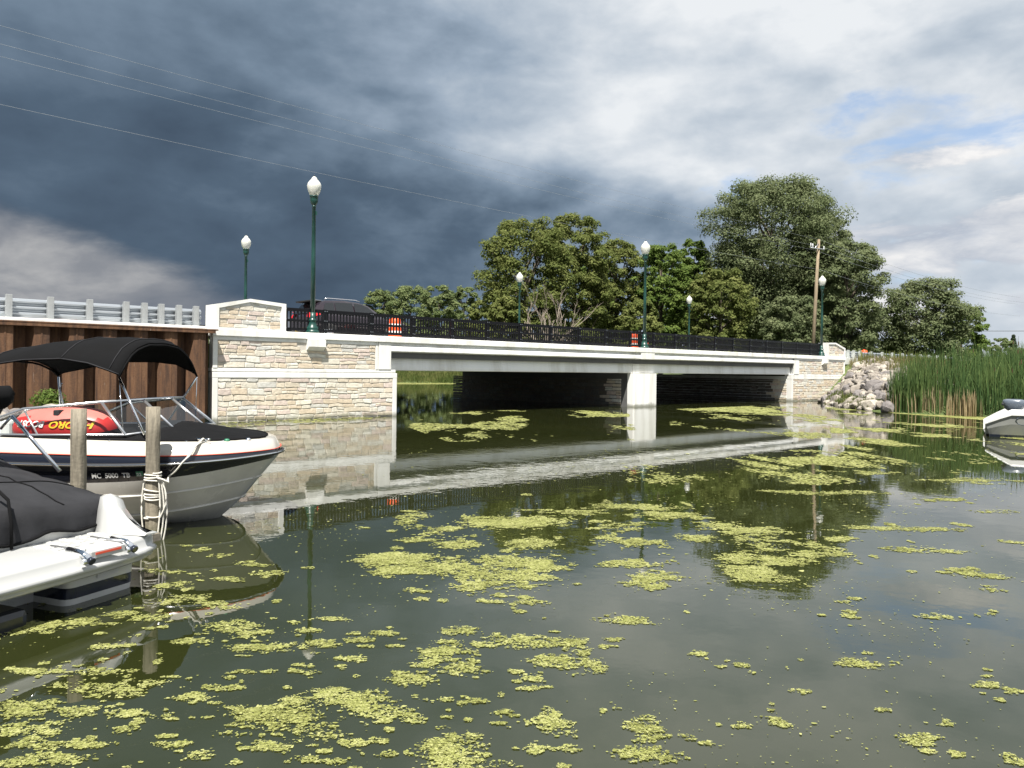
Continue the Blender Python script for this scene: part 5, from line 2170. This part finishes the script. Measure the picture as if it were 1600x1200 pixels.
    for y in (-0.80, -0.48):
        ld.tube([(x + 0.02, y, 0.418), (x + 0.36, y, 0.418)], 0.008, 6)
    ld.build('ladder_rail', 'aluminium', root)
    # stowed canvas top in its boot, on struts
    b = MB()
    yy = [-1.03, -1.02, -0.95, -0.8, -0.5, 0, 0.5, 0.9, 1.0]
    b.tube([(1.58 + .02 * math.sin(k), y, 1.44 + 0.015 * math.sin(k * 2)) for k, y in enumerate(yy)], [0.03, 0.075, 0.098, 0.09, 0.085, 0.09, 0.085, 0.09, 0.05], 14)
    b.build('canvas_boot', 'canvas_black', root)
    for sg in (-1, 1):
        for a, bb, r, mt in (((1.18, sg * 1.16, 0.82), (1.60, sg * 1.04, 1.27), 0.016, 'chrome'), ((1.62, sg * 1.0, 1.40), (2.25, sg * 1.02, 0.93), 0.014, 'black_metal'), ((1.52, sg * .93, 1.40), (2.02, sg * 1.02, 0.93), 0.014, 'black_metal'), ((1.60, sg * 1.04, 1.27), (1.72, sg * 1.03, 1.16), 0.012, 'chrome')):
            t = MB()
            t.tube([a, bb], r, 8)
            t.build('canvas_strut', mt, root)
    return root


build_stern_boat()


def build_far_boat():
    # stern towards the left, seen over the reeds' edge
    o = Vector((13.82, 22.45, 0))
    root = thing('motorboat', 'white fishing boat with a grey outboard at the right edge of the photo', 'boat', o, R(-30))
    m = MB()
    #  local x: from the stern tip to the right, y<0 towards the camera
    xs = [0.0, 0.10, 0.35, 0.62, 0.75, 1.2, 2.0, 3.2, 4.4, 5.2, 5.7]
    rows = []
    for x in xs:
        q = max(0, (x - 2.6) / 3.1)
        w = 1.0 * (1 - q ** 2.4)
        sh = 0.40 + 0.38 * min(1, x / 0.60) ** 0.95 + 0.30 * q * q
        bd = 0.05 + 0.11 * min(1, x / 0.60)
        ko = 0.10 * max(0, 1 - x / 0.3)
        rows.append([(x + ko, -w * .70, -.16), (x + ko, -w * .86, -.02), (x + ko, -w * .875, 0.07), (x + ko * .5, -w * .955, (sh - bd) * .55 + .03), (x, -w * .965, sh - bd - .008), (x, -w * 1.01, sh - bd), (x, -w * 1.02, sh - .03), (x, -w * .97, sh), (x, -w * .80, sh), (x, -w * .80, sh - .3)])
    mi = [0, 0, 1, 1, 2, 2, 2, 2, 2]
    for k in range(9):
        for sg in (1, -1):
            m.grid([[(p[0], sg * p[1], p[2]) for p in (r[k] for r in rows)], [(p[0], sg * p[1], p[2]) for p in (r[k + 1] for r in rows)]], mi[k], False)
    for k in (0, -1):
        a = rows[k]
        m.add(a + [(x, -y, z) for x, y, z in reversed(a)], [tuple(range(20))], 1)
    m.build('hull', ['gel_navy', 'shade_grey_side', 'boat_white'], root)
    s = MB()
    s.box(0.95, 5.0, -.78, .78, 0.2, 0.25)
    s.build('cockpit_floor', 'seat_white', root)
    # dark hooked emblem on the side, its lettering worn to strokes
    def on_side(x, z):
        q = max(0.0, min(1.0, (z - 0.07) / 0.45))
        return Vector((x, -(0.875 + 0.082 * q) - 0.012, z))
    lg = MB()
    lg.tube([on_side(*p) for p in ((1.02, 0.575), (0.86, 0.582), (0.76, 0.55), (0.72, 0.47), (0.77, 0.39), (0.88, 0.355), (0.98, 0.36))], [0.006, 0.014, 0.017, 0.018, 0.017, 0.015, 0.012], 6)
    lg.tube([on_side(*p) for p in ((0.94, 0.415), (1.08, 0.40), (1.20, 0.405))], 0.026, 6)
    lg.tube([on_side(*p) for p in ((1.20, 0.40), (1.23, 0.47), (1.27, 0.40))], 0.016, 6)
    lg.tube([on_side(*p) for p in ((1.29, 0.40), (1.36, 0.43), (1.44, 0.38))], 0.020, 6)
    lg.build('hull_emblem', 'motor_grey', root)
    om = MB()
    rows = []
    for z, hx, hy, ox in ((0.72, .16, .17, 0), (0.78, .24, .20, 0), (0.92, .28, .215, 0), (0.99, .28, .215, 0.0), (1.03, .25, .19, .0), (1.05, .16, .12, 0)):
        rows.append([(0.72 + ox + hx * math.copysign(abs(math.cos(a)) ** .6, math.cos(a)), hy * math.copysign(abs(math.sin(a)) ** .6, math.sin(a)), z) for a in [2 * math.pi * k / 20 for k in range(20)]])
    om.grid(rows, closed=True)
    om.add(rows[-1], [tuple(range(20))])
    om.build('outboard_cowl', 'motor_grey', root)
    om = MB()
    om.box(0.60, 0.84, -.13, .13, -0.3, 0.73, ch=0.04)
    om.box(0.42, 0.72, -.15, .15, 0.86, 0.93, ch=0.02)
    om.build('outboard_leg', 'motor_dark', root)
    cs = MB()
    cs.box(2.6, 3.2, -.35, .35, 0.25, 1.2, ch=0.05)
    cs.build('console', 'gelcoat', root)


build_far_boat()

# ---------------------------------------------------------------- finger dock, pilings, mooring line


def piling(x, y, top, r, label, seed):
    rn = random.Random(seed)
    m = MB()
    rows = []
    for i in range(9):
        z = -0.8 + (top + 0.8) * i / 8
        rows.append([(r * (1 + .05 * rn.uniform(-1, 1)) * math.cos(a), r * (1 + .05 * rn.uniform(-1, 1)) * math.sin(a), z) for a in [2 * math.pi * k / 14 for k in range(14)]])
    m.grid(rows, closed=True)
    m.add(rows[-1], [tuple(range(14))])
    o = m.build('piling', 'pile_wood')
    o.location = (x, y, 0)
    o.rotation_euler = (R(rn.uniform(-.6, .6)), R(rn.uniform(-.6, .6)), 0)
    tag(o, label, 'piling', 'weathered wooden pilings')


piling(-3.88, 6.90, 1.31, 0.064, 'weathered wooden piling without rope, rising behind the grey boat cover', 1)
piling(-3.53, 7.58, 1.30, 0.066, 'weathered wooden piling wrapped in white rope beside the boat bow', 2)


def build_dock():
    e = Vector((-3.60, 7.19, 0))
    root = thing('finger_dock', 'low narrow wooden dock between the two moored boats', 'dock', e, math.atan2(0.375, -0.927))
    for k in range(30):
        b = MB()
        b.box(k * 0.145 + 0.004, k * 0.145 + 0.139, -0.36, 0.34, 0.040, 0.072, ch=0.004)
        b.build('plank', 'dock_wood', root)
    for y in (-0.24, 0.19):
        b = MB()
        b.box(0.02, 4.3, y, y + .045, -0.09, 0.038)
        b.build('stringer', 'dock_wood', root)
    b = MB()
    b.box(-0.045, -0.004, -0.37, 0.35, -0.03, 0.073, ch=0.004)
    b.build('end_board', 'dock_wood', root)


build_dock()


def build_rope():
    c = b1_world(b1_cleat)
    px_, py_ = -3.53, 7.58
    r = 0.074
    pts = []
    # from the cleat, a slack curve to the piling
    g = Vector((c.x - 0.05, c.y - 0.17, 0.83))            # over the gunwale
    ctl = [c, Vector((c.x - 0.02, c.y - 0.07, 0.915)), g, Vector((c.x - 0.14, c.y - 0.22, 0.70)), Vector((c.x - 0.27, c.y - 0.20, 0.575)), Vector((px_ + 0.16, py_ - 0.05, 0.56)), Vector((px_ + 0.06, py_ - 0.06, 0.615))]
    for i in range(len(ctl) - 1):
        p0, p1, p2, p3 = ctl[max(i - 1, 0)], ctl[i], ctl[i + 1], ctl[min(i + 2, len(ctl) - 1)]
        for j in range(5):
            q = j / 5
            pts.append(0.5 * ((2 * p1) + (p2 - p0) * q + (2 * p0 - 5 * p1 + 4 * p2 - p3) * q * q + (3 * p1 - p0 - 3 * p2 + p3) * q ** 3))
    pts.append(ctl[-1])
    root = thing('mooring_rope', 'white mooring rope from the boat cleat wound round the wooden piling', 'rope', (px_, py_, 0))
    o = Vector((px_, py_, 0))
    m = MB()
    m.tube([p - o for p in pts], 0.0085, 7)
    m.tube([p - o + Vector((0.012, -.012, 0.006 + 0.01 * math.sin(i))) for i, p in enumerate(pts)], 0.0085, 7)
    m.build('line', 'rope', root, fix=False)

    def coil(z0, z1, turns, rr=r, ph=0.0):
        out = []
        n = int(turns * 18)
        for i in range(n + 1):
            w = 2 * math.pi * i / 18 + ph
            out.append((rr * math.cos(w), rr * math.sin(w), z0 + (z1 - z0) * i / n + 0.004 * math.sin(w * 1.7)))
        k = MB()
        k.tube(out, 0.0085, 6)
        k.build('coil', 'rope', root, fix=False)
    coil(0.655, 0.60, 2.2, r, -1.2)
    coil(0.590, 0.56, 1.2, r + .004, 2.0)
    coil(0.455, 0.38, 3.3, r, 0.3)
    coil(0.50, 0.44, 1.0, r + .004, 2.6)
    coil(0.225, 0.205, 1.1, r, -2.0)
    for dx, dy, za, zb, bow in ((0.075, -.05, 0.62, 0.05, .02), (0.098, -.05, 0.60, -0.02, .035), (0.112, -.035, 0.585, -0.06, .045), (-0.082, -.02, 0.55, 0.08, -.02), (0.10, -.06, 0.6, 0.22, .06)):
        k = MB()
        k.tube([(dx + bow * math.sin(math.pi * q / 8), dy, za + (zb - za) * q / 8) for q in range(9)], 0.0075, 6)
        k.build('hanging_end', 'rope', root, fix=False)


build_rope()

# ---------------------------------------------------------------- duckweed


def wpt(x, y):
    """point on the water under pixel x, y of the photograph"""
    dx, dy = x - 800.0, y - 579.0
    a, b = dx + 0.0118 * dy, dy - 0.0118 * dx
    d = 1.7 * 1200.0 / b
    return a / 1200.0 * d, d


PATCH = [
    (640, 880, 85, 17), (610, 872, 55, 12), (600, 893, 40, 8), (740, 905, 42, 20), (800, 888, 75, 28), (845, 884, 30, 16), (650, 806, 24, 7), (660, 840, 40, 8), (705, 852, 45, 10),
    (800, 822, 55, 14), (760, 815, 45, 9), (850, 812, 60, 9), (900, 800, 70, 6), (830, 848, 42, 10), (655, 924, 22, 5), (770, 941, 20, 4), (832, 941, 28, 5), (700, 826, 30, 4),
    (985, 882, 46, 10), (1020, 908, 56, 17), (1005, 850, 55, 9), (970, 822, 60, 8), (1045, 806, 60, 8), (1090, 840, 28, 7), (1000, 792, 85, 5), (950, 840, 25, 5),
    (1170, 830, 75, 9), (1195, 852, 52, 12), (1172, 892, 48, 17), (1205, 876, 75, 8), (1290, 857, 42, 11), (1262, 866, 40, 6), (1125, 820, 45, 6), (1150, 870, 30, 8), (1235, 905, 35, 6), (1310, 842, 30, 5),
    (1345, 825, 42, 4), (1450, 860, 62, 6), (1540, 898, 42, 7), (1545, 920, 32, 7), (1425, 827, 75, 4), (1500, 750, 65, 5), (1330, 770, 62, 4), (1360, 738, 52, 4), (1250, 770, 62, 4), (1470, 780, 40, 3), (1560, 800, 40, 3), (1340, 935, 18, 3), (1330, 962, 16, 4), (1460, 963, 30, 4), (1500, 890, 30, 3),
    (980, 970, 50, 7), (905, 1020, 20, 9), (930, 1042, 24, 11), (868, 1035, 42, 12), (722, 986, 32, 7), (690, 1016, 40, 18), (645, 1062, 42, 11), (720, 1042, 32, 13), (812, 1002, 60, 10), (890, 1002, 25, 6), (955, 1000, 25, 4),
    (858, 1130, 36, 18), (1345, 1036, 45, 10), (1250, 1080, 17, 4), (1438, 1157, 36, 12), (1540, 1070, 24, 6), (1580, 1080, 14, 5), (1220, 1130, 16, 8), (1005, 1140, 34, 20), (1005, 1180, 60, 16), (1590, 1190, 24, 10), (1490, 1178, 14, 5), (965, 1105, 10, 4), (860, 1170, 40, 7), (1155, 1040, 14, 4), (1090, 1022, 12, 5), (1160, 1135, 22, 4), (1480, 1128, 8, 5), (905, 1055, 12, 3), (1070, 1150, 14, 3),
    (60, 978, 62, 9), (15, 985, 42, 10), (130, 972, 34, 7), (190, 960, 32, 5), (232, 966, 28, 7), (252, 893, 32, 5), (290, 940, 55, 11), (360, 980, 42, 9), (340, 946, 42, 8), (390, 991, 22, 7), (422, 896, 26, 5), (265, 915, 30, 6), (350, 905, 30, 4), (380, 880, 20, 4), (310, 860, 20, 4), (345, 868, 22, 3),
    (140, 1076, 62, 11), (222, 1070, 46, 9), (180, 1086, 42, 7), (40, 1106, 55, 13), (122, 1112, 34, 9), (190, 1116, 32, 7), (70, 1142, 55, 14), (60, 1166, 42, 9), (130, 1162, 34, 9), (100, 1185, 50, 9), (20, 1140, 30, 10), (30, 1190, 35, 8), (150, 1050, 40, 6), (180, 1010, 40, 5), (60, 1050, 40, 5), (200, 1140, 30, 6),
    (430, 1012, 45, 8), (380, 1012, 32, 7), (300, 1002, 27, 5), (480, 986, 24, 4), (500, 1006, 34, 6), (520, 968, 40, 4), (600, 990, 30, 5), (560, 1000, 30, 4), (545, 1030, 34, 6), (480, 1050, 22, 4),
    (430, 1122, 55, 17), (490, 1142, 52, 18), (470, 1100, 42, 11), (560, 1092, 52, 16), (590, 1112, 48, 18), (645, 1122, 34, 7), (520, 1084, 44, 9), (380, 1112, 34, 9), (700, 1175, 50, 22), (740, 1152, 34, 10), (720, 1196, 70, 14), (422, 1166, 34, 8), (312, 1180, 24, 9), (260, 1166, 24, 6), (360, 1150, 30, 6), (250, 1120, 30, 6), (300, 1090, 30, 6), (350, 1075, 30, 5), (400, 1050, 32, 5),
    (560, 1160, 30, 7), (600, 1180, 24, 6), (500, 1190, 40, 6), (780, 1130, 14, 3), (740, 1095, 20, 5), (660, 1040, 22, 5), (760, 1010, 22, 6), (835, 1060, 20, 6),
]


def build_duckweed():
    rn = np.random.default_rng(77)
    P, Rr = [], []
    # mats, and crumbs of mats torn off them
    crumbs = []
    r0 = random.Random(12)
    for k in range(420):
        cx, cy, hw, hh = r0.choice(PATCH)
        if cy < 930 and r0.random() < 0.45:
            continue
        crumbs.append((cx + r0.gauss(0, 1.5) * hw, max(700, cy + r0.gauss(0, 2.0) * hh), r0.uniform(3, 13), r0.uniform(1.0, 3.0)))
    for k in range(70):
        crumbs.append((r0.uniform(0, 880), r0.uniform(985, 1205), r0.uniform(5, 18), r0.uniform(1.5, 4.5)))
    for i, (cx, cy, hw, hh) in enumerate(PATCH + crumbs):
        wx, wy = wpt(cx, cy)
        a = hw / 1200.0 * wy * 1.15
        b = hh * wy * wy / 2040.0 * 1.15
        r = np.clip(0.00085 * wy + 0.0011, 0.0036, 0.020)
        n = int(min(36000, a * b * 3.14 / (r * r * 2.6) * 3.0))
        ang = rn.uniform(0, 2 * math.pi, n)
        rad = np.sqrt(rn.uniform(0, 1.7, n))
        x = wx + a * rad * np.cos(ang)
        y = wy + b * rad * np.sin(ang)
        sc = 1.0 / max(0.06, min(a, b) * (0.8 if cy < 950 else 0.42))
        f = 0.70 * fbm(x * sc * .6, y * sc, 31 + i % 7, 3) + 0.60 * fbm(x * sc * 2.6, y * sc * 4, 57, 3) + 0.34 * fbm(x * sc * 9, y * sc * 12, 71, 2)
        k = f + 0.34 * (1 - rad * rad) > ((1.085 if cy < 950 else 1.055) if i < len(PATCH) else 0.98) + 0.05 * rn.normal(size=n)
        P.append(np.stack([x[k], y[k]], 1))
        Rr.append(r * np.clip(np.exp(rn.normal(size=k.sum()) * 0.42), 0.4, 2.6))
    # dense field towards the reeds, streaks under the bridge, drift line at the far bank
    def field(pxs, n, thr, sx, sy, seed, rmul=1.0, zmax=0.12):
        poly = [wpt(*q) for q in pxs]
        p = in_poly(poly, n, rn)
        f = fbm(p[:, 0] * sx, p[:, 1] * sy, seed, 4) + 0.35 * (fbm(p[:, 0] * sx * 5, p[:, 1] * sy * 5, seed + 9, 3) - .5)
        k = f > thr + 0.04 * rn.normal(size=len(p))
        p = p[k]
        P.append(p)
        Rr.append(np.clip(0.0019 * p[:, 1] + 0.003, 0.010, zmax) * rmul)
    field([(1290, 634), (1420, 652), (1600, 664), (1600, 720), (1480, 730), (1330, 712), (1300, 680)], 60000, 0.63, 0.75, 0.42, 5)
    field([(1290, 631), (1400, 646), (1545, 657), (1545, 649), (1400, 640), (1290, 629)], 16000, 0.30, 0.9, 0.9, 6)
    field([(1040, 640), (1230, 632), (1290, 650), (1300, 690), (1180, 676), (1050, 668)], 26000, 0.62, 0.6, 0.28, 7)
    field([(650, 640), (980, 642), (1000, 690), (700, 690), (640, 668)], 26000, 0.645, 0.6, 0.3, 8)
    field([(850, 720), (1300, 700), (1560, 745), (1560, 790), (1200, 800), (850, 790)], 34000, 0.70, 0.8, 0.4, 9)
    field([(620, 800), (1100, 790), (1150, 870), (900, 900), (600, 900)], 20000, 0.72, 1.1, 0.7, 10)
    field([(560, 598.2), (743, 597.2), (743, 600.2), (560, 601.0)], 9000, 0.25, 0.5, 0.5, 11, 1.2)
    field([(345, 660), (612, 648), (612, 654), (345, 668)], 900, 0.5, 0.9, 0.9, 12)
    # single plants everywhere
    for (pp, n) in (([(0, 900), (1600, 900), (1600, 1215), (0, 1215)], 3600), ([(260, 800), (1600, 760), (1600, 920), (0, 960)], 2600), ([(620, 700), (1600, 690), (1600, 800), (450, 800)], 1500)):
        p = in_poly([wpt(*q) for q in pp], n, rn)
        f = fbm(p[:, 0] * 0.9, p[:, 1] * 0.6, 91, 4)
        p = p[f + 0.12 * rn.normal(size=n) > 0.52]
        P.append(p)
        Rr.append(np.clip(0.0011 * p[:, 1] + 0.001, 0.004, 0.02) * np.exp(rn.normal(size=len(p)) * 0.45) * 0.7)
    P = np.concatenate(P)
    Rr = np.concatenate(Rr)
    n = len(P)
    k = 5
    ang = rn.uniform(0, 6.28, (n, 1)) + np.arange(k)[None, :] * (2 * math.pi / k)
    rad = Rr[:, None] * rn.uniform(0.55, 1.35, (n, k))
    st = rn.uniform(0.7, 1.5, (n, 1))
    V = np.zeros((n, k, 3))
    V[:, :, 0] = P[:, :1] + rad * np.cos(ang) * st
    V[:, :, 1] = P[:, 1:] + rad * np.sin(ang) / st
    V[:, :, 2] = 0.002 + rn.uniform(0, 0.003, (n, 1)) + rn.uniform(0, 0.001, (n, k))
    o = link('duckweed', fast_mesh('duckweed', V, k, ['duckweed']))
    tag(o, 'yellow green duckweed floating in mats on the water', 'duckweed', None, 'stuff')
    print('duckweed', n)


build_duckweed()
